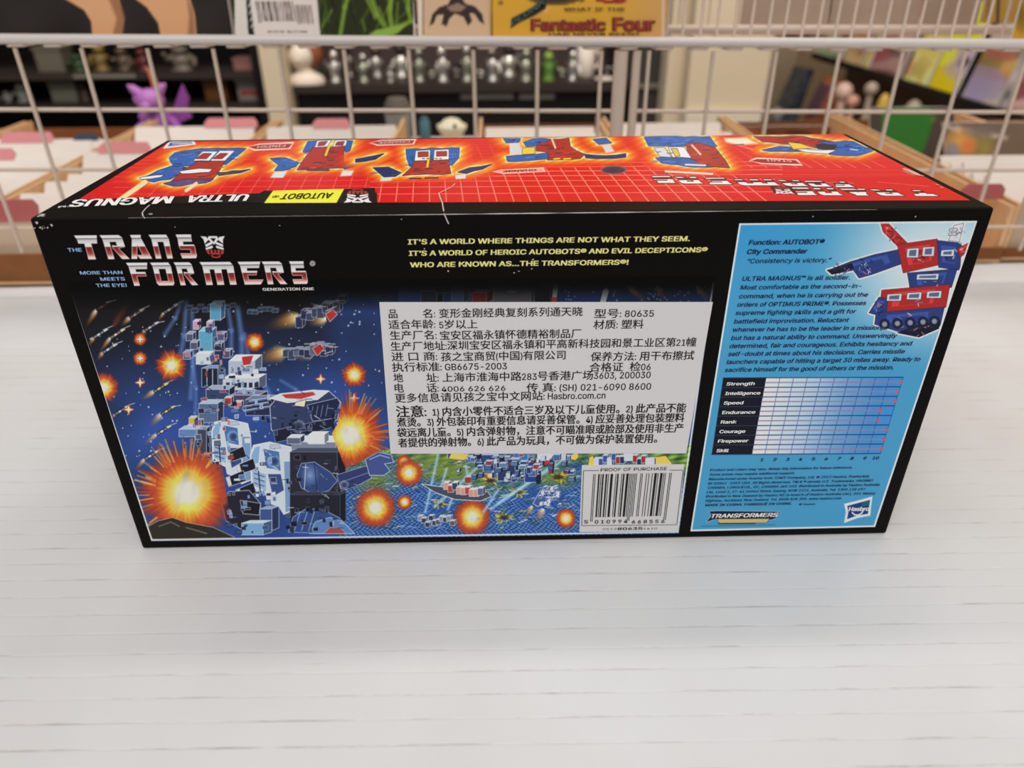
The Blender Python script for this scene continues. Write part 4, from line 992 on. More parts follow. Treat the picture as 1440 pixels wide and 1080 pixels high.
    mark([([(708, 195), (732, 195), (730, 200), (712, 201)], BLU), ([(712, 220), (738, 218), (770, 215), (772, 223), (740, 226), (714, 227)], BLU), ([(736, 200), (750, 195), (776, 196), (772, 204), (740, 206)], BLU), ([(754, 205), (776, 196), (800, 194), (802, 206), (822, 217), (816, 223), (770, 225), (772, 214), (754, 212)], RD),
          ([(822, 217), (850, 219), (880, 216), (880, 221), (850, 223), (824, 222)], DB), ([(834, 196), (852, 194), (860, 201), (842, 203)], BLU), ([(735, 208), (752, 207), (752, 216), (734, 217)], YL)], 1.8)
    k.poly([(716, 202), (731, 201), (734, 217), (717, 218)], (200, 198, 198), aa=2); k.poly([(846, 204), (858, 203), (864, 213), (852, 215)], (200, 198, 198), aa=2); k.line([(776, 195), (781, 208)], 2.6, (240, 190, 160)); k.line([(779, 223.5), (787, 223)], 2, YL); k.line([(793, 223.5), (802, 223)], 2, YL)
    mark([([(906, 193), (940, 192), (998, 192), (1008, 206), (968, 205), (912, 205)], BLU), ([(922, 222), (940, 221), (1000, 226), (1012, 234), (976, 235), (930, 229)], BLU), ([(964, 202), (984, 201), (1006, 208), (1026, 236), (992, 233), (970, 222)], RD), ([(940, 207), (962, 207), (972, 222), (946, 221)], WH), ([(920, 208), (934, 207), (944, 221), (928, 220)], (200, 202, 206)), ([(944, 209), (952, 209), (956, 219), (950, 220)], (206, 180, 80))])
    k.line([(973, 204), (985, 217)], 2.6, (238, 190, 160)); k.line([(964, 231.5), (992, 232.5)], 2, (230, 226, 226))
    mark([([(1060, 192), (1130, 192), (1178, 201), (1150, 208), (1112, 203), (1072, 199)], RD), ([(1072, 211), (1096, 206), (1118, 208), (1140, 211), (1122, 213), (1084, 213)], BLU), ([(1150, 199), (1200, 199), (1228, 212), (1206, 219), (1166, 217), (1178, 208)], BLU), ([(1108, 200), (1126, 202), (1148, 208), (1116, 210)], YL), ([(1120, 210), (1176, 211), (1164, 216), (1134, 214)], WH), ([(1148, 203), (1176, 204), (1174, 210), (1150, 209)], (40, 32, 48))], 1.6)
    k.poly([(1018, 194), (1050, 193), (1066, 202), (1040, 205), (1058, 210), (1020, 200)], halo2, aa=3, alpha=0.8); k.line([(1030, 204), (1046, 203)], 1.6, (120, 60, 40)); k.line([(1196, 210), (1206, 211)], 2, (150, 180, 220))
    # arrow-shaped tabs
    def arrow(x0, y0, x1, y1, h, sk, col=(246, 206, 196), inner=(150, 44, 38), tip=14):
        a = [(x0, (y0 + y1) / 2 + (y0 - y1) * 0.5), (x0 + tip + sk, y0 - h / 2), (x1 + sk, y1 - h / 2), (x1 - sk, y1 + h / 2), (x0 + tip - sk, y0 + h / 2)]
        k.poly(a, col)
        cx = sum(p[0] for p in a) / 5; cy = sum(p[1] for p in a) / 5
        k.poly([(cx + (p[0] - cx) * 0.93, cy + (p[1] - cy) * 0.64) for p in a], inner)
    arrow(347, 207, 411, 204.5, 10, 3); arrow(519, 201, 584, 199, 8, 2); arrow(692, 241.5, 766, 238.5, 6.4, -1.5, (246, 180, 166), (240, 150, 136)); arrow(1053, 226, 1125, 228.5, 9, -4)
    k.glow(863, 239, 19, 6.6, (120, 96, 110), 1, 0.15); k.glow(863, 239, 16.5, 5.2, (46, 40, 60), 1, 0.15)
    k.line([(1152, 256.5), (1200, 257.5)], 2, (190, 80, 110), 0.7); k.line([(1155, 259.5), (1195, 260.5)], 1.4, (190, 80, 110), 0.7); k.line([(1235, 256), (1306, 262)], 1.0, (214, 110, 120), 0.6)
    # upside-down title, letters toned in two steps
    def word(s, cells, yb, yt, sl):
        """letters seen from behind: bottoms far from the viewer"""
        for ch, (xa, xb) in zip(s, cells):
            def mp(p): return (xa + (xb - xa) * p[0] + p[1] * sl(xa), yb(xa) + (yt(xa) - yb(xa)) * p[1])
            rings = [[mp(p) for p in r] for r in LET[ch]]
            k.poly(rings[0], (60, 20, 20), (60, 20, 20), 1.0, aa=0.8)
            xs = [p[0] for p in rings[0]]; ys = [p[1] for p in rings[0]]
            idx = k.near(min(xs) - 3, min(ys) - 3, max(xs) + 3, max(ys) + 3)
            if not len(idx): continue
            d = k.sdf(rings[0], idx)
            for h in rings[1:]: d = np.maximum(d, -k.sdf(h, idx))
            v = np.clip((k.y[idx] - yb(xa)) / (yt(xa) - yb(xa)), 0, 1)[:, None]
            c = np.where(v > 0.5, np.array([[240, 226, 224]]), np.where(v > 0.16, np.array([[104, 26, 26]]), np.array([[240, 205, 200]])))
            al = np.clip(0.5 - d / 0.7, 0, 1)[:, None]; k.c[idx] = k.c[idx] * (1 - al) + c * al
    slr = lambda v: (v - 690) * 0.026
    word('SREMROF'[::-1], [(1190, 1163), (1158, 1130), (1126, 1094), (1088, 1032), (1022, 989), (982, 950), (944, 916)][::1], lambda v: 246.5 + (v - 916) * 0.032, lambda v: 256.5 + (v - 916) * 0.024, slr)
    word('TRANS', [(1305, 1272), (1258, 1224), (1216, 1180), (1174, 1143), (1138, 1108)], lambda v: 263 + (v - 1108) * 0.022, lambda v: 274 + (v - 1108) * 0.008, slr)
    k.poly([(1082, 262), (1112, 262), (1122, 273), (1090, 273)], (70, 20, 22)); emblem(k, lambda a, b: (1118 - 28 * a + (b - 1) * 6 , 262 + 10.5 * b), (240, 226, 224), (150, 60, 56))
    k.line([(936, 241), (1002, 244.5)], 2.6, (244, 206, 198)); k.glow(942, 253.5, 4, 2, (244, 206, 198), 1, 0.2)
    # maker's mark in the far corner
    k.poly([(237, 199), (272, 197.5), (276, 203), (254, 206), (229, 209)], (234, 214, 214)); k.poly([(239, 200.5), (269, 199.5), (271, 202), (252, 204), (236, 206)], (60, 90, 160))
    # scuff in the ink along the right edge
    k.poly([(1272, 236), (1290, 242), (1300, 247), (1284, 246), (1270, 240)], (214, 160, 130), aa=3)
    # black band with the name
    k.poly([(70, 300), (101, 281.6), (365, 271.6), (372, 268), (530, 271), (531, 300)], (16, 15, 15))
    k.poly([(384, 268), (484, 265.5), (473, 286), (370, 287.5)], (244, 228, 60)); k.line([(386, 270.5), (480, 268)], 1.6, (226, 206, 70))
    k.poly([(484, 266), (527, 264), (530, 285), (473, 286)], (30, 18, 18)); emblem(k, lambda a, b: (524 - 40 * a - (1 - b) * 2 + (b - .5) * -2, 266 + 19 * b), (240, 238, 238), (150, 66, 60))
    # thin black rim where the card was trimmed
    k.line([(101, 281.6), (238, 198.6)], 1.6, (30, 20, 20))
top_panel = grid_sheet('top_print', gquad([(238.5, 199.2), (1184, 188.4), (1364.5, 281.6), (101, 286.5)]), 1500, 330, top, PRINT_TOP, toy)
# black band in front of the red ink belongs to the print; the lettering on it
mb = MB()
def top_type(s_, x0, y0, x1, y1, xt, yt, fat=0.03, e=0.0003):
    lay(mb, s_, G(x0, y0, e), G(x1, y1, e), G(xt, yt, e), fat)
top_type('ULTRA', 351, 273.2, 268, 275.3, 342, 286.5, 0.02); top_type('MAGNUS', 244, 276.2, 106, 281.0, 236, 290, 0.02)
top_type('\u2122', 104, 284, 84, 286, 101, 293, 0.0)
obj('name_lettering', mb.mesh(False), mat('white_ink', (222, 220, 218)), top_panel)
mb = MB(); top_type('Hasbro', 268, 200.6, 243, 201.8, 268, 203.4, 0.02); obj('maker_lettering', mb.mesh(False), mat('white_ink', (222, 220, 218)), top_panel)
mb = MB(); top_type('AUTOBOT', 469, 271.0, 399, 272.6, 463, 281.5, 0.008); top_type('\u00ae', 394, 273.6, 384, 274.2, 391, 279, 0.0)
obj('faction_lettering', mb.mesh(False), INK('black_ink', (22, 21, 22)), top_panel)
for a_ in (('FINISH', 402, 203.4, 363, 205.2, 400, 207.6, 0.0), ('CHANGE', 577, 198.0, 533, 199.6, 576, 201.4, 0.0), ('START', 1112, 224.8, 1076, 223.6, 1115, 229.2, 0.0)):
    mb = MB(); top_type(*a_); obj('step_lettering', mb.mesh(False), mat('pink_ink', (246, 206, 196)), top_panel)
mb = MB(); top_type('CHANGE', 754, 237.6, 708, 239.6, 754, 240.8)
obj('step_lettering', mb.mesh(False), mat('deep_red_ink', (130, 40, 36)), top_panel)

# --- wear on the folds
BARE = mat('bare_card', (186, 178, 172), 0.7, 0.1)
mb = MB(); r3 = random.Random(12)
def chip(x, y, z, sx, sz, up):
    n = r3.randint(5, 8); pts = []
    for j in range(n):
        a = 2 * math.pi * j / n; r_ = r3.uniform(0.5, 1.1)
        pts.append((x + sx * r_ * math.cos(a), (-0.00012 if not up else y + sz * r_ * math.sin(a)), (z + sz * r_ * math.sin(a) if not up else BH + 0.00012)))
    mb.add(pts, [tuple(range(n))])
def fold(x0, x1, t, dens):
    """pale worn line right along the rounded top front fold"""
    x = x0
    while x < x1:
        L = r3.uniform(0.004, 0.016)
        if r3.random() < dens:
            tt = t * r3.uniform(0.5, 1.2)
            for ang in (0.9, 0.7):
                pass
            o = 0.00056
            p = np.array([0, o - 0.00022, BH - o + 0.00022]); d = np.array([0, tt / 2, tt / 2])
            mb.add([p + [x, 0, 0] - d, p + [x + L, 0, 0] - d * 0.7, p + [x + L, 0, 0] + d * 0.7, p + [x, 0, 0] + d], [(0, 1, 2, 3)])
        x += L * 0.9
# a worn line that thins and thickens along the fold
n_ = 150; top_ = []; low_ = []
for j in range(n_ + 1):
    x = -0.16 + 0.31 * j / n_
    tt = 0.00006 + 0.00026 * max(0.0, math.sin((x + 0.07) / 0.17 * math.pi)) * (0.55 + 0.45 * math.sin(x * 260) * math.sin(x * 97)) if -0.07 < x < 0.10 else 0.00005
    o = 0.00056; p = np.array([x, o - 0.00022, BH - o + 0.00022]); d = np.array([0, tt / 2, tt / 2])
    top_.append(p + d); low_.append(p - d)
V_ = low_ + top_
mb.add(V_, [(j, j + 1, n_ + 2 + j, n_ + 1 + j) for j in range(n_)])
obj('fold_wear', mb.mesh(False), BARE, toy); mb = MB()
for _ in range(9): chip(-BW / 2 + r3.uniform(0.001, 0.009), 0, BH - r3.uniform(0.0018, 0.005), r3.uniform(0.0004, 0.0011), r3.uniform(0.0003, 0.0007), False)
obj('corner_wear', mb.mesh(False), BARE, toy)['kind'] = 'stuff'; mb = MB()
for _ in range(6): chip(-BW / 2 + r3.uniform(0.001, 0.006), r3.uniform(0.002, 0.005), 0, r3.uniform(0.0006, 0.0016), r3.uniform(0.0005, 0.0012), True)
chip(-0.152, 0.004, 0, 0.0011, 0.0008, True)
obj('corner_wear', mb.mesh(False), BARE, toy)['kind'] = 'stuff'; mb = MB()
for _ in range(5): chip(r3.uniform(-0.18, 0.18), 0, BH - r3.uniform(0.002, 0.006), r3.uniform(0.0002, 0.0005), r3.uniform(0.0002, 0.0004), False)
for _ in range(10): chip(r3.uniform(-0.02, 0.03) - 0.02, 0, F(500, r3.uniform(345, 392))[2], r3.uniform(0.0002, 0.0005), r3.uniform(0.0002, 0.0005), False)
obj('face_specks', mb.mesh(False), BARE, toy)['kind'] = 'stuff'
def crack(pts, t, top=True):
    mb = MB()
    P = [(G if top else F)(*p, 0.00045) for p in pts]
    for a, b in zip(P[:-1], P[1:]):
        d = b - a; d /= np.linalg.norm(d); up = np.array([0, 0, 1.0]) if top else np.array([0, -1.0, 0]); n = np.cross(up, d) * t / 2
        mb.add([a - n, b - n, b + n, a + n], [(0, 1, 2, 3)])
    obj('crease', mb.mesh(False), BARE, toy)
crack([(210.5, 288), (204, 294), (200, 299), (201, 303)], 0.00045); crack([(640, 258), (635, 263), (617, 271.5), (619, 278), (622, 285), (624, 297)], 0.00045)
crack([(624, 300), (627, 306), (631, 315)], 0.00045, False); crack([(200, 303), (204, 307)], 0.0004, False)
crack([(1269, 237), (1276, 239.5), (1290, 246), (1299, 247)], 0.0010)
for a_ in ((1322, 263), (1316, 259)): crack([a_, (a_[0] + 4, a_[1] + 1)], 0.0008)

# ------------------------------------------------------------------ wire grid behind the carton
WIRE = mat('white_wire', (188, 169, 153), 0.35, 0.35)
BARM = mat('white_bar', (192, 184, 178), 0.3, 0.45)
YG = 0.35
def zt(z, x): return z - 0.0105 * x
def wires(name, label, xs, xl, xr, posts):
    t = thing(name, label, 'wire grid', ((xl + xr) / 2, YG, 0.0), 'white wire grid panels')
    mb = MB()
    for x in xs: mb.tube([(x, YG, zt(0.2061, x)), (x + 0.0008, YG, zt(0.036, x))], 0.0017, 8)
    for z in (0.1590, 0.1095, 0.0575):
        mb.tube([(xl, YG + 0.003, zt(z, xl)), (xr, YG + 0.003, zt(z, xr))], 0.0017, 8)
    obj('wire_mesh', mb.mesh(), WIRE, t)
    for x in posts:
        mb = MB(); mb.tube([(x, YG + 0.002, zt(0.2061, x)), (x, YG + 0.002, 0.0)], 0.0058 if x < 0.1 else 0.0036, 12)
        obj('post', mb.mesh(), WIRE, t)
    return t
wires('wire_grid', 'left white wire grid panel, ending at the thick post behind the toy carton', [-0.025 + 0.052 * k for k in range(-11, 3)], -0.64, 0.0955, (0.0955, -0.64))
wires('wire_grid', 'right white wire grid panel, starting beside the thick post and running off right', [0.118 + 0.0522 * k for k in range(0, 10)], 0.1085, 0.64, (0.1085, 0.64))

rk = thing('wire_rack', 'white wire rack pocket with a thick front rail holding comics upright', 'rack', (0, YG, 0.2135))
mb = MB(); mb.tube([(-0.66, YG - 0.001, zt(0.2128, -0.66)), (0.66, YG - 0.001, zt(0.2128, 0.66))], 0.0038, 14)
obj('front_rail', mb.mesh(), BARM, rk)
mb = MB()
x0 = PY(19.2, 64, 0.346)[0]
for k in range(-3, 46):
    x = x0 + 0.0287 * k
    if x > 0.63: break
    z = zt(0.2128, x) - 0.0048; w_ = 0.0075
    for s_ in (-1, 1):
        xx = x + s_ * w_
        mb.tube([(x, YG - 0.0012, z), (x + s_ * w_ * 0.8, YG - 0.0012, z), (xx, YG + 0.003, z + 0.0004), (xx, YG + 0.026, z + 0.0005), (xx, YG + 0.030, z + 0.006), (xx + 0.001, YG + 0.040, z + 0.20)], 0.00135, 6)
obj('pocket_wire', mb.mesh(), WIRE, rk)
mb = MB()
for z, y in ((0.2600, YG + 0.0335), (0.40, YG + 0.0405)):
    mb.tube([(-0.66, y, zt(z, -0.66)), (0.66, y, zt(z, 0.66))], 0.0017, 8)
obj('back_wire', mb.mesh(), WIRE, rk)

# second pocket farther back
rk2 = thing('wire_rack', 'second white wire rack pocket seen through the first, holding grey backing boards', 'rack', (0.35, 0.47, 0.19))
mb = MB(); zb2 = PY(1200, 40, 0.46)[2]
mb.tube([(-0.7, 0.46, zb2 + 0.005), (0.85, 0.46, zb2 - 0.004)], 0.0042, 12); obj('front_rail', mb.mesh(), WIRE, rk2)
mb = MB()
for k in range(54):
    x = -0.69 + 0.0287 * k
    mb.tube([(x, 0.4595, zb2 - 0.004), (x, 0.485, zb2 - 0.003), (x + 0.001, 0.50, zb2 + 0.20)], 0.0013, 6)
obj('pocket_wire', mb.mesh(), WIRE, rk2)

# ------------------------------------------------------------------ comics in the rack
COMIC_PRINT = print_mat('comic_cover', 0.5, 0.2)
PAPER = mat('comic_paper', (212, 204, 194), 0.8, 0.15)
def cover(name, label, cat, pxl, pxr, y, painter, py=49, h=0.26, lean=0.02, base=(60, 50, 45), group=None, nx=200, ny=220, thick=0.0022, zlift=0.0, paper=None):
    """an upright comic whose front stands at depth y between two positions of the rail"""
    a = PY(pxl, py, y); b = PY(pxr, py, y)
    z0 = a[2] - 0.004 + zlift; z1 = b[2] - 0.004 + zlift; up = np.array([0, lean, h])
    a = np.array([a[0], y, z0]); b = np.array([b[0], y, z1])
    t = thing(name, label, cat, (a + b) / 2, group)
    mb = MB(); mb.slab([a + up, b + up, b, a], (0, thick, 0)); obj('pages', mb.mesh(), paper or PAPER, t)
    e = np.array([0, -0.0002, 0])
    grid_sheet('cover_print', [a + up + e, b + up + e, b + e, a + e], nx, ny, painter, COMIC_PRINT, t, base)
    return t
def dark_cover(k):
    k.c[:] = (40, 33, 30)
    k.c += (np.sin(k.x * 0.05) * np.sin(k.y * 0.04))[:, None] * 5
    SK, SD = (204, 152, 110), (150, 104, 74)
    k.poly([(70, -60), (120, -80), (165, -10), (174, 28), (170, 52), (130, 52), (128, 30), (118, 14), (96, 1), (70, -14)], SK, aa=2)
    k.poly([(150, -8), (165, -10), (175, 24), (172, 52), (158, 52), (164, 26)], SD, aa=5)
    k.poly([(170, -70), (230, -80), (262, -20), (274, 20), (277, 52), (226, 52), (222, 32), (206, 10), (190, -2)], SK, aa=2)
    k.poly([(262, -10), (272, 16), (275, 52), (264, 52), (266, 22)], SD, aa=5)
    for y0 in range(-380, -60, 24): k.line([(-20, y0), (320, y0)], 5, (60, 48, 44), 0.5, 6)
cover('comic_book', 'dark comic cover with two bare tan limbs, leftmost in the wire rack', 'comic', -38, 327, 0.3585, dark_cover)
mb = MB()
a = PY(300, 49, 0.3625); b = PY(344, 49, 0.3625)
mb.slab([(a[0], 0.3625, a[2] - .004), (b[0], 0.3625, b[2] - .004), (b[0] - 0.004, 0.3765, b[2] + .25), (a[0] - .004, 0.3765, a[2] + .25)], (0, 0.0012, 0))
tag(obj('backing_board', mb.mesh(), mat('board_grey', (190, 180, 168), 0.7)), 'grey backing board sticking out behind the dark leftmost comic', 'board')
def green_cover(k):
    k.c[:] = (40, 44, 22)
    rg = random.Random(4)
    for _ in range(240):
        x = rg.uniform(448, 585); y = rg.uniform(-420, 52)
        c = rg.choice([(92, 118, 36), (70, 92, 30), (126, 150, 54), (50, 60, 24), (28, 26, 16), (28, 26, 16)])
        k.line([(x, y), (x + rg.uniform(-14, 14), y + rg.uniform(10, 34))], rg.uniform(1.5, 5), c, 0.7, 3)
    for pts in ([(500, -40), (485, 10), (478, 52)], [(515, -20), (530, 20), (540, 36)], [(552, -60), (548, 10), (552, 44)], [(525, 50), (552, 40), (578, 30)], [(575, -60), (574, 12), (578, 30)]):
        k.line(pts, 6, (120, 150, 50), 0.85, 4)
    k.poly([(516, 52), (528, 42), (552, 38), (574, 33), (560, 46), (545, 52)], (136, 168, 66), aa=3)
    k.poly([(330, -500), (349, -500), (352.5, 0), (356, 60), (330, 60)], (208, 200, 190)); k.poly([(346, 0), (352, 0), (359, 60), (350, 60)], (30, 26, 24)); k.poly([(340, -500), (346.5, -500), (352.5, 0), (346, 0)], (30, 26, 24))
    for j in range(14): k.line([(348.6 + j * 0.38, 1 + j * 3.1), (352 + j * 0.38, 2.2 + j * 3.1)], 1.4, (196, 190, 182), 0.8)
    k.poly([(350, -60), (440, -66), (446, 0), (450.6, 49), (446, 60), (359, 60), (352, 0)], (212, 201, 194))
    rb = random.Random(8); x = 359.5
    while x < 411:
        wd = rb.choice([0.8, 1.2, 2.6, 1.6]);
        k.line([(x, 2.4 - 0.01 * (x - 359)), (x + 5.2 * 30 / 30, 32 if x < 363 else 29.5)], wd, (66, 54, 50) if rb.random() < 0.55 else (120, 106, 98), 0.95, 0.8); x += wd + rb.choice([1.0, 1.4, 2.4])
    x = 414.5
    while x < 438:
        wd = rb.choice([0.8, 1.4]); k.line([(x, 8), (x + 3.6, 33)], wd, (120, 100, 94), 0.95, 0.8); x += wd + 0.9
    k.line([(580.6, -420), (583, 52)], 3, (206, 198, 188))
gb = cover('comic_book', 'white barcode corner and bright green foliage cover in the wire rack', 'comic', 331, 584, 0.3568, green_cover)
mb = MB()
def comic_type(mb, s_, x0, y0, x1, cap, y, fat=0.01, dy=-0.0006, lean=0.0, y1=None):
    def at(px, py): return PY(px, py, y + dy)
    p0 = at(x0, y0); p1 = at(x1, y1 if y1 is not None else y0); top_ = at(x0 + lean * cap, y0 - cap)
    lay(mb, s_, p0, p1, top_, fat)
comic_type(mb, '$3.99 US  $4.99 CAN', 376, 45.6, 431.5, 3.8, 0.3568, 0.02)
obj('price_lettering', mb.mesh(False), mat('comic_ink', (70, 58, 54)), gb)
def tan_cover(k):
    k.c[:] = (202, 170, 138)
    k.poly([(604, 36), (608, 20), (618, 10), (630, 6), (636, -6), (648, -6), (654, 5), (668, 9), (678, 20), (681, 34), (674, 30), (668, 20), (660, 18), (664, 30), (658, 36), (652, 24), (640, 19), (632, 26), (628, 37), (621, 34), (624, 20), (614, 22), (610, 33)], (56, 44, 40), aa=1.6)
    k.poly([(628, 10), (644, 4), (656, 10), (648, 16), (634, 16)], (142, 116, 98), aa=2)
    k.line([(596, -400), (595.5, 49)], 1.2, (110, 90, 74)); k.line([(591, -400), (590.5, 52)], 4, (216, 208, 192))
cover('comic_book', 'tan comic cover with a dark brush mark, between green and yellow covers', 'comic', 588.5, 800, 0.3590, tan_cover)
def yellow_cover(k):
    k.c[:] = (206, 156, 52)
    t = np.clip((k.x - 860) / 60, 0, 1)[:, None]; k.c = k.c * (1 - t) + np.array([196, 148, 84]) * t
    k.line([(691.2, -420), (691.8, 52)], 1.8, (70, 56, 40))
    for (a, b, c_, d_) in ((780, -6, 42, 14), (760, -70, 70, 40), (860, -80, 60, 40)): k.glow(a, b, c_, d_, (34, 30, 34), 1, 0.25)
    k.line([(840, 0), (858, 3), (878, -3)], 5, (140, 40, 34)); k.line([(866, 4), (880, 2)], 3, (140, 40, 34)); k.line([(816, 3), (822, 0)], 2, (50, 36, 30))
    k.poly([(718, 40), (719, 26), (742, 14), (760, 2), (768, -6), (768, 12), (752, 22), (730, 32)], (38, 44, 44), aa=1.5); k.glow(704, 4, 5, 4, (90, 60, 30), 0.8, 0.6)
    k.poly([(764, 16), (772, 8), (770, 20)], (220, 160, 110), aa=2)
    k.line([(932.5, -420), (932.5, 54)], 4, (200, 176, 150))
yb = cover('comic_book', 'yellow comic cover with red lettering, rightmost cover before the bare wires', 'comic', 690, 935, 0.3560, yellow_cover, py=52)
mb = MB(); comic_type(mb, 'WHAT IF THE', 793, 15.0, 878, 6.0, 0.3560, 0.05); comic_type(mb, 'HAD NEVER BEEN?', 772, 49.6, 899, 4.8, 0.3560, 0.05)
obj('title_lettering', mb.mesh(False), mat('comic_ink_dark', (52, 36, 28)), yb)
mb = MB(); comic_type(mb, 'Fantastic', 747.8, 43.0, 850.2, 22.6, 0.3560, 0.06, dy=-0.0004); comic_type(mb, 'Four', 862.8, 43.0, 919.2, 25.6, 0.3560, 0.06, dy=-0.0004)
obj('title_outline', mb.mesh(False), mat('comic_ink_dark', (52, 36, 28)), yb)
mb = MB(); comic_type(mb, 'Fantastic', 749, 42.5, 849, 22, 0.3560, 0.03); comic_type(mb, 'Four', 864, 42.5, 918, 25, 0.3560, 0.03)
obj('title_lettering', mb.mesh(False), mat('comic_ink_red', (150, 52, 46)), yb)
mb = MB(); comic_type(mb, 'PLUNK', 720, 37, 766, 10, 0.3560, 0.03, y1=5)
obj('sound_lettering', mb.mesh(False), mat('comic_ink_green', (72, 96, 84)), yb)
def gold_cover(k):
    k.c[:] = (186, 142, 44); k.glow(1436, 20, 12, 30, (90, 70, 30), 0.8, 0.6)
cover('comic_book', 'golden yellow cover at the right end of the wire rack', 'comic', 1423, 1560, 0.3580, gold_cover, py=55)
GREYB = mat('board_grey_brown', (160, 140, 122), 0.7, noise=(0.1, 20))
for i, (xa, xb, lab_) in enumerate(((1042, 1160, 'grey bagged board in the rear rack, leftmost and beside the cream panel'), (1166, 1290, 'grey bagged board in the middle of the rear rack'), (1296, 1372, 'narrow grey bagged board near the right of the rear rack'))):
    a = PY(xa, 36, 0.478); b = PY(xb, 38, 0.478)
    mb = MB(); mb.slab([(a[0], 0.478, zb2 + .000), (b[0], 0.478, zb2 + .000), (b[0], 0.492, zb2 + .2), (a[0], 0.492, zb2 + .2)], (0, 0.003, 0))
    tag(obj('bagged_board', mb.mesh(), GREYB), lab_, 'board', 'grey boards in the rear rack')
def edge_cover(k):
    k.c[:] = (176, 140, 70)
    for j in range(8): k.line([(1330 + 14 * j, -200), (1318 + 14 * j, 44)], 4, [(60, 50, 44), (190, 160, 80), (120, 96, 70)][j % 3], 0.9, 2)
cover('comic_book', 'comic with dark and yellow stripes standing in the rear rack', 'comic', 1376, 1440, 0.478, edge_cover, py=40, zlift=0.009, nx=60, ny=60)

# ------------------------------------------------------------------ comic trays behind the grid
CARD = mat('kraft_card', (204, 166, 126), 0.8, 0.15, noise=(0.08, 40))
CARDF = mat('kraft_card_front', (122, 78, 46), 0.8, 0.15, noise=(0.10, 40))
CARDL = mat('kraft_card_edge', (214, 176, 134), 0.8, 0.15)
BOARD = mat('backing_board_white', (216, 208, 200), 0.7, 0.2, noise=(0.02, 30))
PINK = mat('pink_tab', (200, 128, 132), 0.5, 0.3)
ROSE = mat('dark_rose_tab', (160, 84, 82), 0.5, 0.3)
NAVY = mat('navy_tab', (52, 56, 74), 0.5, 0.3)
rt = random.Random(21)
ORD = ['frontmost', 'second from front', 'third from front', 'fourth from front', 'fifth from front', 'sixth from front', 'seventh from front', 'eighth from front', 'ninth from front']
SLOPE = 0.80                                 # every board and divider leans back alike
CARDS = {}
def tray(xl, xr, where, full, wall=0.062, y0=None, y1=0.86, boards=(), rearwall=None, hb=0.056):
    """an open comic tray; boards is the list of depths at which white boards lean"""
    y0 = y0 if y0 is not None else 0.3815 + 0.0307 * (xl + xr) / 2 + 0.004
    t = thing('comic_tray', f'open brown cardboard tray {where}', 'tray', ((xl + xr) / 2, (y0 + y1) / 2, 0), 'cardboard comic trays behind the wire grid')
    tk = 0.004
    fh = 0.030 - 0.018 * min(1, max(0, (xl + 0.5) / 1.0))
    mb = MB(); mb.box((xl, y0, 0.0), (xr, y1, 0.003)); obj('bottom', mb.mesh(), CARD, t)
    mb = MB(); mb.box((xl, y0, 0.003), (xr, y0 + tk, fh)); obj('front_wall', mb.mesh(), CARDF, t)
    for x in (xl, xr - tk):
        mb = MB(); mb.hexa([(x, y0 + tk, .003), (x + tk, y0 + tk, .003), (x + tk, y1, .003), (x, y1, .003), (x, y0 + tk, fh + 0.012), (x + tk, y0 + tk, fh + 0.012), (x + tk, y1, wall), (x, y1, wall)] if False else [(x, y0 + tk, .003), (x + tk, y0 + tk, .003), (x + tk, y1, .003), (x, y1, .003), (x, y0 + tk, wall - 0.006), (x + tk, y0 + tk, wall - 0.006), (x + tk, y1, wall), (x, y1, wall)])
        obj('side_wall', mb.mesh(), CARD, t)
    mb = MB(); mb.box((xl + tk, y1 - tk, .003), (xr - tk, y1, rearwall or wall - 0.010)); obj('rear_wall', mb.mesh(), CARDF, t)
    busy = CARDS.get(round(xl, 3), [])
    ok = [y for y in boards if all(abs(y - c) > 0.0085 for c in busy)]
    for i, y in enumerate(ok):
        h = hb + rt.uniform(-.003, .003)
        w0 = xl + tk + 0.003 + rt.uniform(0, .004); w1 = xr - tk - 0.003 - rt.uniform(0, .004)
        dy = (h - .0035) * SLOPE
        mb = MB(); mb.slab([(w0, y, 0.0035), (w1, y, 0.0035), (w1, y + dy, h), (w0, y + dy, h)], (0, 0.0035, 0))
        tag(obj('backing_board', mb.mesh(), BOARD), f'white board in tray {where}, {ORD[i]}', 'board', f'white boards in the tray {where}')
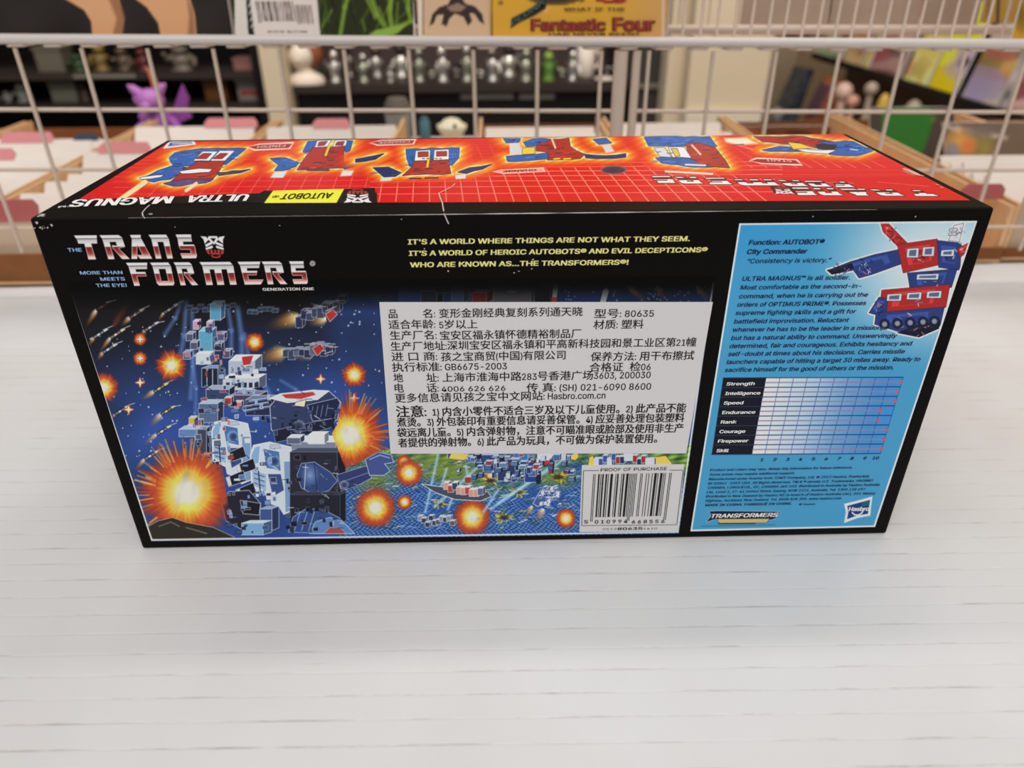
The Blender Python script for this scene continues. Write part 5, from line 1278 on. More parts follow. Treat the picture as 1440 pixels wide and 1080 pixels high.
def tab(p0, p1, pyt, where, m=PINK, zt_=0.078, label='pink', body=None, tabh=0.0095):
    """divider card with a coloured tab, its tab seen between p0 and p1 with its top at row pyt"""
    A = PZ((p0 + p1) / 2, pyt, zt_); y = A[1]
    xa = PY(p0, pyt, y)[0]; xb = PY(p1, pyt, y)[0]
    bl, br = body
    zs = zt_ - tabh; front = 0.3815 + 0.0307 * (bl + br) / 2 + 0.012
    sl = min(SLOPE, (y - front) / (zt_ - 0.0035)); yb_ = y - (zt_ - 0.0035) * sl
    Y = lambda z: yb_ + (z - 0.0035) * sl
    CARDS.setdefault(round(bl - 0.008, 3), []).append(yb_)
    t = thing('divider_card', f'{label} tabbed divider card {where}', 'divider', ((bl + br) / 2, yb_, 0.0035), 'tabbed dividers in the trays')
    mb = MB(); mb.slab([(bl, yb_, .0035), (br, yb_, .0035), (br, Y(zs), zs), (bl, Y(zs), zs)], (0, .0012, 0)); obj('card', mb.mesh(), mat('shaded_beige_card', (176, 154, 132), 0.7) if m is ROSE else BOARD, t)  # rose dividers: brownish card with shade mixed into its colour
    c = 0.005; z2 = zs - 0.002; o = -0.0006
    mb = MB(); mb.slab([(xa, Y(z2) + o, z2), (xb, Y(z2) + o, z2), (xb, Y(zt_ - c) + o, zt_ - c), (xb - c, Y(zt_) + o, zt_), (xa + c, Y(zt_) + o, zt_), (xa, Y(zt_ - c) + o, zt_ - c)], (0, .0024, 0)); obj('tab', mb.mesh(), m, t)
E_TR = [(-0.885, -0.705), (-0.70, -0.52), (-0.515, -0.335), (-0.330, -0.142), (-0.030, 0.150), (0.155, 0.335), (0.340, 0.505), (0.510, 0.700), (0.705, 0.885)]
L1, L2, L3 = (-0.692, -0.528), (-0.507, -0.343), (-0.322, -0.150)
tab(2, 75, 186, 'in the second tray from the left, toward its rear', PINK, label='pink', body=L1)
tab(-26, 22, 209, 'in the second tray from the left, nearer its front', PINK, label='pink', body=L1)
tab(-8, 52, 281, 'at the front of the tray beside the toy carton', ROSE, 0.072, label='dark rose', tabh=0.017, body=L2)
tab(139, 212, 200, 'in the tray left of the toy carton, halfway back', PINK, label='pink', body=L2)
tab(104, 139, 187.5, 'in the second tray from the left, rearmost', NAVY, label='navy', body=L1, zt_=0.072, tabh=0.006)
tab(288, 362, 166, 'in the tray left of the toy carton, at its rear', PINK, label='long pink', body=L2)
tab(440, 492, 167, 'behind the left half of the toy carton', PINK, label='bright pink', body=L3)
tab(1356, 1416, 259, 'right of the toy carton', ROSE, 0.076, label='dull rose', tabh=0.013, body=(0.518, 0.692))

tray(*E_TR[0], 'at the far left edge', True, boards=np.arange(0.375, 0.70, 0.047))
tray(*E_TR[1], 'second from the left', True, boards=np.arange(0.376, 0.74, 0.049))
tray(*E_TR[2], 'just left of the toy carton', True, boards=np.arange(0.379, 0.79, 0.052))
tray(*E_TR[3], 'behind left half of the carton', True, boards=np.arange(0.40, 0.80, 0.055))
tray(*E_TR[4], 'behind middle of the carton', True, boards=np.arange(0.40, 0.80, 0.055))
tray(*E_TR[5], 'behind right half of the carton', True, boards=np.arange(0.40, 0.80, 0.055))
tray(*E_TR[6], 'standing empty behind the right end of the carton', False, boards=())
tray(*E_TR[7], 'right of the toy carton', True, wall=0.064, boards=np.arange(0.412, 0.53, 0.022), hb=0.066)
tray(*E_TR[8], 'at the far right edge', True, boards=np.arange(0.42, 0.58, 0.05))
# covers leaning at the rear of the right tray
def blot(seed, cols, n=60, region=None):
    def f(k):
        rg = random.Random(seed); x0, x1, y0, y1 = k.x.min(), k.x.max(), k.y.min(), k.y.max()
        k.c[:] = cols[0]
        for _ in range(n):
            cc = np.clip(np.array(rg.choice(cols)) * rg.choice([0.6, 0.85, 1.0, 1.15, 1.3]), 0, 245)
            k.glow(rg.uniform(x0, x1), rg.uniform(y0, y1), (x1 - x0) * rg.uniform(.08, .3), (y1 - y0) * rg.uniform(.04, .16), cc, rg.uniform(.7, 1), 0.25)
    return f
def leaner(xl, xr, y, h, lean, painter, label, group=None, n=(60, 70), z0=0.0035, cat='comic', skew=0.0):
    a = np.array([xl, y, z0]); b = np.array([xr, y + skew, z0]); up = np.array([0, lean, h])
    t = thing('comic_book', label, cat, (a + b) / 2, group)
    mb = MB(); mb.slab([a + up, b + up, b, a], (0, 0.003, 0)); obj('pages', mb.mesh(), PAPER, t)
    e = np.array([0, -0.0003, 0.0001])
    grid_sheet('cover_print', [a + up + e, b + up + e, b + e, a + e], n[0], n[1], painter, COMIC_PRINT, t)
def green_dark(k):
    k.c[:] = (62, 52, 46); k.poly([(1240, 140), (1308, 140), (1314, 166), (1298, 215), (1240, 215)], (36, 98, 30), aa=3); k.glow(1312, 168, 10, 8, (120, 110, 40), 0.8)
leaner(0.520, 0.640, 0.722, 0.082, 0.055, green_dark, 'comic with a plain green cover in the tray right of the toy carton')
def fire(k):
    k.c[:] = (104, 86, 72)
    for j in range(5): k.line([(1330 + 16 * j, 176 + 3 * j), (1350 + 16 * j, 186 + 2 * j)], 6, (206, 194, 180), 0.6, 5)  # sheen of the bag painted in as pale streaks
    for (a, b, r1, r2, c) in ((1352, 200, 26, 22, (206, 150, 70)), (1362, 206, 14, 14, (196, 110, 60)), (1340, 212, 12, 14, (120, 122, 134)), (1385, 208, 16, 26, (140, 124, 60)), (1380, 184, 30, 10, (110, 96, 88)), (1372, 226, 12, 12, (150, 130, 50)), (1392, 230, 10, 14, (104, 84, 50))):
        k.glow(a, b, r1, r2, c, 1, 0.5)
leaner(0.566, 0.684, 0.605, 0.082, 0.062, fire, 'comic with an orange and grey cover, leaning near the right edge')
def pale(k):
    blot(6, [(150, 152, 150), (120, 128, 132), (180, 178, 172), (96, 92, 90), (160, 150, 130)])(k)
leaner(0.714, 0.876, 0.665, 0.100, 0.050, pale, 'grey bagged comic leaning at the right edge of the photo')
leaner(0.350, 0.49, 0.80, 0.050, 0.02, blot(9, [(104, 62, 40), (120, 74, 48), (88, 52, 34)]), 'brown card leaning low in the empty tray', z0=0.0035)

# ------------------------------------------------------------------ small things on the far end of the table
def pxbox(p0, q0, p1, q1, y):
    a = PY(p0, q1, y); b = PY(p1, q0, y)
    return a[0], b[0], a[2], b[2]
# purple winged toy
YT = 0.93
x0, x1, z0, z1 = pxbox(186, 88, 250, 168, YT); xc = (x0 + x1) / 2
PUR = mat('purple_vinyl', (140, 72, 150), 0.4, 0.4); LIL = mat('lilac_vinyl', (172, 110, 178), 0.4, 0.4); DPU = mat('dark_purple_vinyl', (110, 60, 130), 0.4)
t = thing('toy_creature', 'purple winged toy creature standing behind the trays on the left', 'toy', (xc, YT, 0.0))
mb = MB(); mb.lathe((xc, YT, 0.0), [(0.012, 0.0), (0.024, 0.002), (0.028, 0.02), (0.022, 0.045), (0.017, 0.06), (0.012, 0.066)], 16); obj('body', mb.mesh(), PUR, t)
mb = MB(); mb.ball((xc - 0.006, YT - 0.008, 0.080), 0.021, 0.02, 0.018); mb.tube([(xc - 0.020, YT - 0.006, 0.088), (xc - 0.030, YT - 0.008, 0.098), (xc - 0.036, YT - 0.008, 0.103)], [0.009, 0.006, 0.0012]); mb.tube([(xc + 0.006, YT - 0.006, 0.09), (xc + 0.016, YT - 0.006, 0.100), (xc + 0.022, YT - 0.006, 0.104)], [0.008, 0.006, 0.0012]); mb.ball((xc - 0.008, YT - 0.026, 0.074), 0.009, 0.008, 0.007); obj('head', mb.mesh(), LIL, t)
for s_ in (-1, 1):
    mb = MB(); mb.slab([(xc + s_ * 0.012, YT + 0.012, 0.055), (xc + s_ * 0.038, YT + 0.016, 0.100), (xc + s_ * 0.044, YT + 0.016, 0.078), (xc + s_ * 0.038, YT + 0.016, 0.066), (xc + s_ * 0.042, YT + 0.016, 0.050), (xc + s_ * 0.014, YT + 0.012, 0.040)], (0, 0.004, 0)); obj('wing', mb.mesh(), PUR if s_ > 0 else LIL, t)
    mb = MB(); mb.tube([(xc + s_ * 0.018, YT - 0.004, 0.050), (xc + s_ * 0.030, YT - 0.016, 0.040), (xc + s_ * 0.026, YT - 0.026, 0.036)], [0.008, 0.007, 0.006]); obj('arm', mb.mesh(), PUR, t)
    mb = MB(); mb.ball((xc + s_ * 0.018, YT - 0.016, 0.008), 0.011, 0.018, 0.008); obj('foot', mb.mesh(), DPU, t)
mb = MB(); mb.tube([(xc + 0.004, YT, 0.096), (xc + 0.002, YT, 0.112), (xc - 0.004, YT, 0.128)], [0.006, 0.005, 0.0012]); obj('crest', mb.mesh(), mat('orange_vinyl', (190, 110, 80), 0.4), t)
# white dome-headed figure
x0, x1, z0, z1 = pxbox(615, 165, 656, 192, YT); xc = (x0 + x1) / 2; r_ = (x1 - x0) / 2
t = thing('dome_figure', 'small white rounded figure with one dark eye, behind the carton top', 'figurine', (xc, YT, 0.0))
mb = MB(); mb.lathe((xc, YT, 0.0), [(r_ * 0.7, 0), (r_ * 0.8, 0.004), (r_ * 0.62, z0), (r_ * 0.95, z0 + 0.012), (r_, z0 + 0.018), (r_ * 0.86, z1 - 0.012), (r_ * 0.5, z1 - 0.003), (0.002, z1)], 24); obj('body', mb.mesh(), mat('ivory_vinyl', (214, 206, 180), 0.45), t)
mb = MB(); mb.ball((xc + r_ * 0.25, YT - r_ * 0.9, z0 + 0.020), 0.0032); obj('eye', mb.mesh(), mat('black_vinyl', (24, 22, 22), 0.3), t)
# grey tumbler with lid, teal pot
x0, x1, z0, z1 = pxbox(543, 137, 577, 184, YT + 0.03); xc = (x0 + x1) / 2; r_ = (x1 - x0) / 2
t = thing('tumbler', 'grey tumbler with a slanted lid behind the toy carton', 'tumbler', (xc, YT + 0.03, 0))
mb = MB(); mb.lathe((xc, YT + 0.03, 0), [(r_ * 0.8, 0), (r_ * 0.85, 0.004), (r_, z1 * 0.72)], 22); obj('cup', mb.mesh(), mat('grey_plastic', (140, 138, 132), 0.5), t)
mb = MB(); mb.lathe((xc, YT + 0.03, 0), [(r_ * 1.04, z1 * 0.72), (r_ * 1.04, z1 * 0.8), (r_ * 0.7, z1)], 22); obj('lid', mb.mesh(), mat('dark_grey_plastic', (96, 88, 80), 0.5), t)
x0, x1, z0, z1 = pxbox(590, 164, 604, 186, YT + 0.02); xc = (x0 + x1) / 2
mb = MB(); r_ = (x1 - x0) / 2; mb.lathe((xc, YT + 0.02, 0), [(r_, 0), (r_ * 1.05, 0.003), (r_ * 0.95, z1 - 0.006), (r_ * 0.6, z1 - 0.004), (r_ * 0.6, z1)], 18)
tag(obj('paint_pot', mb.mesh(), mat('teal_plastic', (70, 104, 112), 0.45)), 'small teal pot between the grey tumbler and the white dome figure', 'pot')

# ------------------------------------------------------------------ far display cabinets
DARK = mat('cabinet_dark', (22, 18, 16), 0.6, 0.2); DARK2 = mat('cabinet_brown', (52, 43, 38), 0.6, 0.2); CREAM = mat('cream_panel', (206, 188, 160), 0.6, 0.2); CREAMD = mat('cream_side', (166, 146, 122), 0.6, 0.2)
YF = 1.75
def rect(p0, q0, p1, q1, y=YF): return pxbox(p0, q0, p1, q1, y)
xa = PY(-260, 100, YF)[0]; xb = PY(366, 100, YF)[0]
zs1 = PY(180, 105, YF)[2]; zs2 = PY(180, 149, YF)[2]; LIFT = 0.0006
cab = thing('display_cabinet', 'dark open display cabinet full of toys on the far left', 'cabinet', ((xa + xb) / 2, YF + .15, -0.90))
mb = MB(); mb.box((xa, YF + .30, -0.90), (xb, YF + .32, 0.95)); obj('back_panel', mb.mesh(), DARK, cab)
for x in (xa, xb - 0.02):
    mb = MB(); mb.box((x, YF, -0.90), (x + 0.02, YF + .30, 0.95)); obj('side_panel', mb.mesh(), DARK, cab)
for z in (zs1, zs2, 0.28, 0.6, -0.5):
    mb = MB(); mb.box((xa + .02, YF, z - 0.012), (xb - .02, YF + .30, z)); obj('shelf', mb.mesh(), DARK2, cab)
mb = MB(); a = rect(104, 104.5, 190, 110, YF - 0.004); mb.box((a[0], YF - 0.006, a[2]), (a[1], YF - 0.0005, a[3])); obj('price_rail', mb.mesh(), mat('rail_grey', (120, 112, 100), 0.4), cab)
mb = MB(); mb.box((xa, YF, 0.95), (xb, YF + .32, 0.97)); obj('top_panel', mb.mesh(), DARK, cab)

def figurine(name, label, cat, p0, p1, qt, zb, col, y=YF + 0.08, group=None, seed=0, alt=None):
    """small toy figure: base, body, head and arms"""
    zb = zb + 0.0006
    rg = random.Random(seed)
    a = PY(p0, 100, y); b = PY(p1, 100, y); xc = (a[0] + b[0]) / 2; w_ = (b[0] - a[0]) / 2
    h = PY((p0 + p1) / 2, qt, y)[2] - zb
    t = thing(name, label, cat, (xc, y, zb), group)
    sh = name == 'statuette'; rf, mt = (0.22, 0.75) if sh else (0.4, 0.0); pre = 'cast_' if sh else 'fig_'
    m = mat(pre + '%d_%d_%d' % tuple(int(v) for v in col), col, rf, 0.5, mt); m2 = mat(pre + '%d_%d_%d' % tuple(int(v) for v in (alt or col)), alt or col, rf, 0.5, mt)
    mb = MB(); mb.lathe((xc, y, zb), [(w_ * .8, 0), (w_ * .85, h * .05), (w_ * .5, h * .12), (w_ * .62, h * .3), (w_ * .7, h * .5), (w_ * .35, h * .66), (w_ * .2, h * .7)], 14); obj('body', mb.mesh(), m, t)
    mb = MB(); mb.ball((xc + rg.uniform(-.1, .1) * w_, y - .004, zb + h * .83), w_ * .55, w_ * .5, h * .17, 12, 8); obj('head', mb.mesh(), m2, t)
    for s_ in (-1, 1):
        mb = MB(); mb.tube([(xc + s_ * w_ * .5, y, zb + h * .56), (xc + s_ * w_ * .95, y - .01, zb + h * rg.uniform(.3, .5)), (xc + s_ * w_ * rg.uniform(.6, 1.0), y - .02, zb + h * rg.uniform(.2, .75))], [w_ * .2, w_ * .17, w_ * .14], 7); obj('arm', mb.mesh(), m, t)
    return t
def carton(name, label, cat, p0, p1, qt, zb, col, y=YF + 0.06, alt=None, d=0.06, group=None):
    zb = zb + 0.0006
    a = PY(p0, 100, y); b = PY(p1, 100, y); h = PY((p0 + p1) / 2, qt, y)[2] - zb
    m = mat('box_%d_%d_%d' % tuple(int(v) for v in col), col, 0.5, 0.3)
    t = thing(name, label, cat, ((a[0] + b[0]) / 2, y + d / 2, zb), group)
    mb = MB(); mb.box((a[0], y, zb), (b[0], y + d, zb + h * .86)); obj('base', mb.mesh(), m, t)
    mb = MB(); e = .0025; mb.box((a[0] - e, y - e, zb + h * .86), (b[0] + e, y + d + e, zb + h)); obj('lid', mb.mesh(), m, t)
    if alt:
        mb = MB(); xm = (a[0] + b[0]) / 2; w_ = (b[0] - a[0]) * .36
        mb.slab([(xm - w_, y - .0005, zb + h * .2), (xm - w_ * .3, y - .0005, zb + h * .30), (xm + w_ * .3, y - .0005, zb + h * .30), (xm + w_, y - .0005, zb + h * .2), (xm + w_, y - .0005, zb + h * .5), (xm - w_, y - .0005, zb + h * .5)], (0, -.0008, 0)); obj('front_mark', mb.mesh(), mat('box_mark_red', alt, 0.5), t)
carton('storage_box', 'grey lidded box on the upper shelf of the far left cabinet', 'box', 55, 92, 66, zs1, (100, 91, 78))
carton('storage_box', 'grey green box on the lower shelf of the far left cabinet', 'box', 62, 98, 116, zs2, (118, 114, 96))
figurine('toy_figure', 'dark green toy on the upper shelf of the far left cabinet', 'toy', 100, 129, 76, zs1, (46, 66, 34), seed=1)
figurine('toy_figure', 'mustard yellow toy on the upper cabinet shelf at left', 'toy', 131, 161, 62, zs1, (112, 90, 40), seed=2, alt=(124, 102, 44))
figurine('toy_figure', 'brown toy right of the mustard one on the upper cabinet shelf', 'toy', 164, 192, 66, zs1, (84, 68, 52), seed=3)
figurine('toy_figure', 'dark red toy on the upper cabinet shelf above the purple creature', 'toy', 194, 217, 68, zs1, (96, 38, 36), seed=4)
figurine('toy_figure', 'grey beige toy on the upper cabinet shelf right of centre', 'toy', 238, 280, 64, zs1, (104, 92, 80), seed=5)
carton('flat_case', 'low red and white case on the upper shelf by the cream pillar', 'case', 330, 359, 82, zs1, (140, 96, 88))
figurine('toy_figure', 'pale toy at the left end of the lower cabinet shelf', 'toy', 9, 37, 117, zs2, (150, 148, 136), seed=6, alt=(186, 184, 170))
figurine('toy_figure', 'tiny white toy at the left edge of the lower cabinet shelf', 'toy', -8, 7, 128, zs2, (170, 168, 160), seed=7)
figurine('toy_figure', 'rust brown toy right of the grey green box', 'toy', 101, 120, 118, zs2, (98, 78, 68), seed=8)
carton('storage_box', 'amber box on the lower shelf of the far left cabinet', 'box', 282, 313, 114, zs2, (112, 72, 30))
carton('storage_box', 'grey box with a red mark beside the cream pillar', 'box', 329, 360, 112, zs2, (150, 144, 134), alt=(176, 62, 48))

# cream pillar and statue cabinet
YP = 1.70
a = PY(368, 100, YP); b = PY(400, 100, YP)
mb = MB(); mb.box((a[0], YP, -0.90), (b[0], YP + 0.06, 1.5))
tag(obj('pillar', mb.mesh(), CREAM), 'cream square pillar between the left cabinet and the statue cabinet', 'pillar')
xa = b[0] + 0.004; xb = PY(884, 100, YF)[0]; zs = PY(600, 119, YF)[2]
cab2 = thing('display_cabinet', 'dark cabinet with small silver statues on its top shelf, centre background', 'cabinet', ((xa + xb) / 2, YF + .15, -0.90))
mb = MB(); mb.box((xa, YF + .32, -0.90), (xb, YF + .34, 0.95)); obj('back_panel', mb.mesh(), mat('cabinet_plum', (66, 52, 48), 0.6), cab2)
mb = MB(); mb.box((xa, YF, zs - 0.02), (xb, YF + .32, zs)); obj('shelf', mb.mesh(), DARK2, cab2)
mb = MB(); mb.box((xa, YF + 0.02, -0.90), (xb, YF + .30, zs - 0.02)); obj('lower_front', mb.mesh(), DARK, cab2)
for (p0, p1) in ((648, 722), (730, 780)):
    r_ = rect(p0, 132, p1, 140, YF + 0.012); mb = MB(); mb.box((r_[0], YF + 0.012, r_[2]), (r_[1], YF + 0.0195, r_[3])); obj('drawer_handle', mb.mesh(), mat('handle_grey', (104, 98, 92), 0.4), cab2)
for x in (xb - 0.015,):
    mb = MB(); mb.box((x, YF, zs), (x + 0.015, YF + .32, 0.95)); obj('side_panel', mb.mesh(), DARK2, cab2)
mb = MB(); mb.box((xa, YF, 0.95), (xb, YF + .34, 0.97)); obj('top_panel', mb.mesh(), DARK, cab2)
# white bust
yb_ = YF + 0.03; r_ = rect(405, 60, 456, 117, yb_); xc = (r_[0] + r_[1]) / 2 - 0.006; w_ = (r_[1] - r_[0]) / 2; h = r_[3] - zs
t = thing('bust', 'white bust with brown hair at the left end of the statue shelf', 'bust', (xc, yb_, zs))
WHT = mat('plaster_white', (222, 206, 188), 0.5)
mb = MB(); mb.lathe((xc, yb_, zs), [(w_ * .9, 0), (w_ * .95, h * .08), (w_ * .8, h * .2), (w_ * .35, h * .33), (w_ * .28, h * .42)], 20, 1, .7); obj('shoulders', mb.mesh(), WHT, t)
mb = MB(); mb.ball((xc - .004, yb_ - .004, zs + h * .68), w_ * .60, w_ * .58, h * .31, 18, 12); mb.ball((xc - .006, yb_ - w_ * .6, zs + h * .62), w_ * .1, w_ * .14, h * .06, 8, 6); obj('head', mb.mesh(), WHT, t)
mb = MB(); mb.ball((xc + w_ * .30, yb_ + .012, zs + h * .74), w_ * .62, w_ * .5, h * .36, 14, 9); obj('hair', mb.mesh(), mat('auburn', (140, 78, 48), 0.6), t)
SIL = [(176, 170, 164), (60, 52, 50), (206, 200, 190), (92, 74, 66), (150, 150, 134), (50, 45, 48), (128, 118, 112), (104, 68, 52)]
stat = [(460, 482, 70), (484, 500, 62), (500, 522, 74), (519, 541, 64), (541, 556, 92), (553, 577, 62), (580, 600, 66), (598, 616, 94), (612, 634, 64), (634, 650, 88), (646, 668, 62), (668, 684, 92), (682, 704, 66), (702, 730, 62), (728, 752, 68), (784, 798, 90), (796, 815, 70), (846, 862, 84), (866, 880, 66)]
nth = ['first', 'second', 'third', 'fourth', 'fifth', 'sixth', 'seventh', 'eighth', 'ninth', 'tenth', 'eleventh', 'twelfth', 'thirteenth', 'fourteenth', 'fifteenth', 'sixteenth', 'seventeenth', 'eighteenth', 'nineteenth']
rs = random.Random(77)
for i, (p0, p1, q) in enumerate(stat):
    c = SIL[(i * 5 + 1) % 8] if i % 2 else SIL[(i * 2) % 8]; c2 = SIL[(i * 3 + 2) % 8]
    figurine('statuette', f'small statue on the dark shelf, {nth[i]} to the right of the white bust', 'statue', p0, p1, q, zs, c, YF + 0.05 + 0.09 * (i % 2), 'silver statues on the far shelf', 20 + i, c2)
figurine('toy_figure', 'bright green toy among the silver statues', 'toy', 760, 783, 72, zs, (84, 120, 44), YF + 0.05, None, 60, (130, 160, 60))
r_ = rect(816, 62, 842, 96, YF + .05); xc = (r_[0] + r_[1]) / 2; w_ = (r_[1] - r_[0]) / 2
t = thing('mug', 'plain white mug standing near the right end of the statue shelf', 'mug', (xc, YF + .12, zs))
mb = MB(); mb.lathe((xc, YF + .12, zs), [(w_ * .9, 0), (w_ * 1.05, .004), (w_ * 1.08, (r_[3] - zs)), (w_ * .95, (r_[3] - zs)), (w_ * .9, .01)], 20); obj('cup', mb.mesh(), WHT, t)
mb = MB(); hh = r_[3] - zs; mb.tube([(xc + w_ * 1.05, YF + .12, zs + hh * .75), (xc + w_ * 1.7, YF + .12, zs + hh * .65), (xc + w_ * 1.7, YF + .12, zs + hh * .35), (xc + w_ * 1.0, YF + .12, zs + hh * .25)], .006, 8); obj('handle', mb.mesh(), WHT, t)
mb = MB(); r_ = rect(836, 112, 864, 119, YF + .03); xc = (r_[0] + r_[1]) / 2; mb.lathe((xc, YF + .03, zs), [(.012, 0), (.024, .004), (.028, .009), (.026, .009), (.02, .005)], 20)
tag(obj('saucer', mb.mesh(), WHT), 'small white saucer at the right end of the statue shelf', 'saucer')

# right of the thick post: dark unit, cream pillar, cream panel
a = PY(888, 100, 1.80); b = PY(967.5, 100, 1.80)
t = thing('storage_unit', 'dark grey unit between the statue cabinet and the cream pillar', 'unit', ((a[0] + b[0]) / 2, 1.9, -0.90))
zmid = PY(910, 117, 1.80)[2]
mb = MB(); mb.box((a[0], 1.80, -0.90), (b[0], 2.1, zmid)); obj('lower_body', mb.mesh(), mat('unit_dark', (62, 54, 49), 0.5), t)
mb = MB(); mb.box((a[0], 1.84, zmid), (b[0], 2.1, 0.9)); obj('upper_body', mb.mesh(), mat('unit_grey', (74, 70, 66), 0.5), t)
mb = MB(); mb.box((a[0] - .001, 1.79, zmid - .012), (b[0] + .001, 1.80, zmid)); obj('ledge', mb.mesh(), mat('unit_ledge', (120, 110, 100), 0.5), t)
a = PY(938, 100, 1.70); b = PY(962, 100, 1.70)
mb = MB(); mb.box((a[0], 1.70, -0.90), (b[0], 1.78, 1.5))
tag(obj('pillar', mb.mesh(), CREAM), 'narrow cream pillar right of the thick wire post', 'pillar')
a = PY(969.5, 100, 1.62); b = PY(1077, 100, 1.62)
t = thing('cream_cabinet', 'plain cream cabinet side panel left of the comic shelves', 'cabinet', ((a[0] + b[0]) / 2, 1.7, -0.90))
zl = PY(1020, 155, 1.62)[2]
mb = MB(); mb.box((a[0], 1.62, zl), (b[0], 1.785, 1.5)); obj('door', mb.mesh(), CREAM, t)
mb = MB(); mb.box((a[0], 1.605, -0.90), (b[0], 1.785, zl - .004)); obj('drawer_front', mb.mesh(), mat('cream_pale', (214, 202, 178), 0.6), t)
mb = MB(); mb.box((b[0], 1.615, -0.90), (b[0] + .006, 1.785, 1.5)); obj('edge_strip', mb.mesh(), mat('edge_pale', (206, 190, 168), 0.5), t)

# ------------------------------------------------------------------ comic shelves along the right wall
XR = 1.06
za = (PX(1140, 78, XR)[2] + PX(1415, 150, XR)[2]) / 2
def yy(px, py): # where the line of sight meets the shelf front at ledge height
    d = ray(px, py); t_ = (XR - CAM[0]) / d[0]; return CAM[1] + t_ * d[1]
ys = sorted((yy(1085, 64), yy(1470, 165)))
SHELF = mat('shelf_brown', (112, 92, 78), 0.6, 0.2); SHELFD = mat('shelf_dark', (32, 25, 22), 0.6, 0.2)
rack = thing('magazine_shelves', 'dark brown comic shelves running along the right wall', 'shelves', (XR + .15, sum(ys) / 2, -0.90))
y0_, y1_ = 0.25, 2.35
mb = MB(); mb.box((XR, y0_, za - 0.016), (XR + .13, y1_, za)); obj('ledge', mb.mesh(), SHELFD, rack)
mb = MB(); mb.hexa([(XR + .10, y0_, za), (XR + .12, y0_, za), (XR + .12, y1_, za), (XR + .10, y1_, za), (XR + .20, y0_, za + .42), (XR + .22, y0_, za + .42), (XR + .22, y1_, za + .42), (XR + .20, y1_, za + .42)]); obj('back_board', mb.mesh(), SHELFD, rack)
zlow = za - 0.26
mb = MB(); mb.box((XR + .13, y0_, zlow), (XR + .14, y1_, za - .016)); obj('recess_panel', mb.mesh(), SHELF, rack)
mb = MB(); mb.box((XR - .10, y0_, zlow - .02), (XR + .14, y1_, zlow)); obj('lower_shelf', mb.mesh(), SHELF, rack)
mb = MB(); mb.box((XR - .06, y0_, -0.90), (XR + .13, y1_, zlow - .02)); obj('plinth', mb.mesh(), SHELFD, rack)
mb = MB(); mb.box((XR + .24, 0.1, -0.90), (XR + .29, 3.1, 1.9)); struct('wall_right', mb, mat('wall_paint', (196, 178, 150)))
shelf_comics = [(1092, 1116, [(70, 60, 58), (150, 140, 130), (120, 50, 50)], 'dark cover, farthest on the right wall shelf'), (1118, 1140, [(150, 60, 60), (90, 40, 44), (196, 170, 140)], 'dark red cover near the far end of the right wall shelf'), (1141, 1176, [(206, 200, 170), (196, 120, 90), (170, 190, 150), (120, 70, 60)], 'pale multicoloured cover near the far end of the right wall shelf'),
    (1179, 1202, [(200, 160, 110), (170, 110, 70), (216, 190, 140)], 'orange tan cover on the right wall shelf'), (1205, 1214, [(220, 190, 140), (206, 176, 120)], 'narrow cream cover edge on the right wall shelf'), (1216, 1258, [(176, 130, 130), (140, 90, 90), (204, 170, 160), (120, 60, 64)], 'dusky pink cover on the right wall shelf'),
    (1264, 1296, [(222, 200, 110), (214, 150, 120), (236, 226, 160)], 'pale yellow cover with a cream spine on the right wall shelf'), (1299, 1336, [(226, 196, 30), (226, 196, 30), (40, 30, 40), (150, 130, 160)], 'bright yellow and black cover on the right wall shelf'),
    (1346, 1393, [(186, 170, 160), (160, 90, 80), (130, 120, 150), (200, 180, 150), (150, 120, 60)], 'busy red and white cover on the right wall shelf'), (1395, 1406, [(170, 160, 158), (140, 132, 134)], 'grey cover edge on the right wall shelf'), (1409, 1480, [(190, 110, 110), (160, 60, 60), (206, 186, 176)], 'red and pink cover, nearest on the right wall shelf')]
for i, (p0, p1, cols, lb) in enumerate(shelf_comics):
    def ledge_y(px):
        py = 78 + (px - 1140) * 72 / 275
        return yy(px, py)
    ya, yb2 = ledge_y(p0), ledge_y(p1)
    a = np.array([XR + .012, ya, za + .0005]); b = np.array([XR + .012, yb2, za + .0005]); up = np.array([.055, 0, .25])
    t = thing('comic_book', lb, 'comic', (a + b) / 2, 'comics on the right wall shelf')
    mb = MB(); mb.slab([a + up, b + up, b, a], (.004, 0, 0)); obj('pages', mb.mesh(), PAPER, t)
    e = np.array([-.0004, 0, 0])
    grid_sheet('cover_print', [a + up + e, b + up + e, b + e, a + e], 50, 60, blot(40 + i, cols, 45), COMIC_PRINT, t)
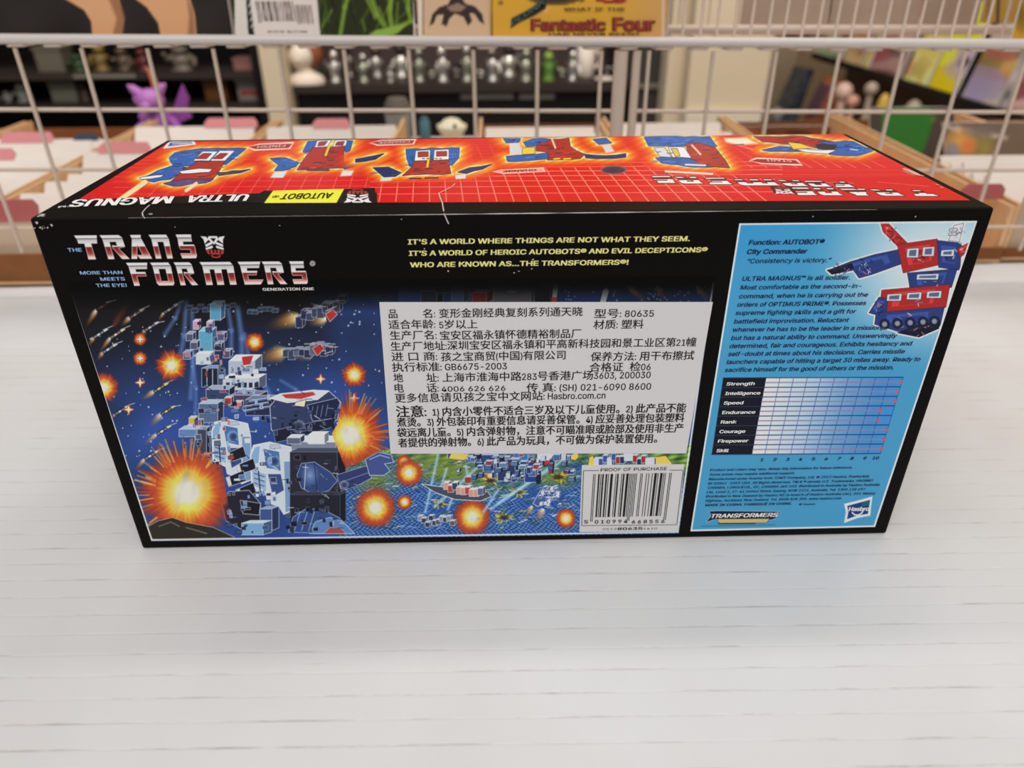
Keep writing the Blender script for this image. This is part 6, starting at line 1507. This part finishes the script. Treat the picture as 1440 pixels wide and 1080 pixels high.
# things on the lower shelf
def on_low(px, x=XR - 0.03):
    """position on the lower shelf under picture column px, at its height"""
    d = ray(px, 140); t_ = (x - CAM[0]) / d[0]; return CAM[1] + t_ * d[1]
def blob_toy(name, label, cat, px, q, w_, col, x=XR - 0.03, alt=None, seed=0):
    y = on_low(px, x); h = PX(px, q, x)[2] - zlow
    rg = random.Random(seed)
    m = mat('toy_%d_%d_%d' % col, col, 0.35, 0.4); m2 = mat('toy_%d_%d_%d' % (alt or col), alt or col, 0.35, 0.4)
    t = thing(name, label, cat, (x, y, zlow))
    mb = MB(); mb.lathe((x, y, zlow), [(w_ * .7, 0), (w_, h * .1), (w_ * .9, h * .35), (w_ * .75, h * .55), (w_ * .4, h * .7)], 16); obj('body', mb.mesh(), m, t)
    mb = MB(); mb.ball((x - .004, y, zlow + h * .82), w_ * .6, w_ * .6, h * .18, 14, 9); obj('head', mb.mesh(), m2, t)
    for s_ in (-1, 1):
        mb = MB(); mb.tube([(x, y + s_ * w_ * .6, zlow + h * .6), (x - .02, y + s_ * w_ * 1.1, zlow + h * .45), (x - .035, y + s_ * w_ * .9, zlow + h * .3)], [w_ * .22, w_ * .18, w_ * .16], 8); obj('arm', mb.mesh(), m, t)
y = on_low(1108); h = PX(1108, 92, XR - .03)[2] - zlow
t = thing('bagged_toy', 'dark blue grey bagged toy on the lower shelf, next to the cream panel', 'toy', (XR - .03, y, zlow))
mb = MB(); mb.hexa([(XR - .07, y - .07, zlow), (XR - .02, y - .07, zlow), (XR - .02, y + .06, zlow), (XR - .07, y + .06, zlow), (XR - .01, y - .06, zlow + h), (XR + .02, y - .06, zlow + h), (XR + .02, y + .05, zlow + h), (XR - .01, y + .05, zlow + h)]); obj('bag', mb.mesh(), mat('slate_bag', (66, 74, 84), 0.25, 0.5, noise=(0.8, 30)), t)
mb = MB(); mb.ball((XR - .065, y - .01, zlow + h * .25), .022, .03, .03); obj('wheel', mb.mesh(), mat('pale_grey', (150, 150, 146), 0.4), t)
y = on_low(1146); h = PX(1146, 104, XR - .03)[2] - zlow
t = thing('bagged_toy', 'rust orange bagged toy leaning on the lower right shelf', 'toy', (XR - .03, y, zlow))
mb = MB(); mb.hexa([(XR - .06, y - .07, zlow), (XR - .01, y - .07, zlow), (XR - .01, y + .05, zlow), (XR - .06, y + .05, zlow), (XR - .01, y - .09, zlow + h), (XR + .02, y - .09, zlow + h), (XR + .02, y + .02, zlow + h), (XR - .01, y + .02, zlow + h)]); obj('bag', mb.mesh(), mat('rust_bag', (176, 104, 72), 0.3, 0.5, noise=(0.5, 25)), t)
mb = MB(); mb.slab([(XR - .035, y - .05, zlow + h * .45), (XR - .035, y + .02, zlow + h * .45), (XR - .012, y + .0, zlow + h * .9), (XR - .012, y - .06, zlow + h * .9)], (-.012, 0, 0)); obj('label_card', mb.mesh(), mat('plum_card', (96, 70, 84), 0.4), t)
for i, (px, q, w_, col, lb) in enumerate(((1184, 128, .026, (222, 186, 170), 'pale pink ball on the lower right shelf'), (1200, 143, .018, (214, 160, 136), 'smaller peach ball in front of the pale pink ball'), (1222, 124, .018, (168, 150, 134), 'grey glassy ball right of the pale pink ball'))):
    x = XR - .05; y = on_low(px, x); zc = max(PX(px, q, x)[2], zlow + w_)
    mb = MB(); mb.lathe((x, y, zlow), [(w_ * .7, 0), (w_ * .5, .004), (w_ * .45, max(.006, zc - w_ * .8 - zlow))], 14); mb.ball((x, y, zc), w_, w_, w_, 16, 10)
    tag(obj('ball_ornament', mb.mesh(), mat('ball_%d' % i, col, 0.3, 0.5)), lb, 'ornament')
blob_toy('toy_figure', 'yellow toy at the near part of the lower right shelf', 'toy', 1246, 130, .028, (196, 160, 70), seed=4)
blob_toy('toy_figure', 'pale grey toy low on the right shelf near the empty tray', 'toy', 1290, 140, .04, (150, 138, 122), seed=5)
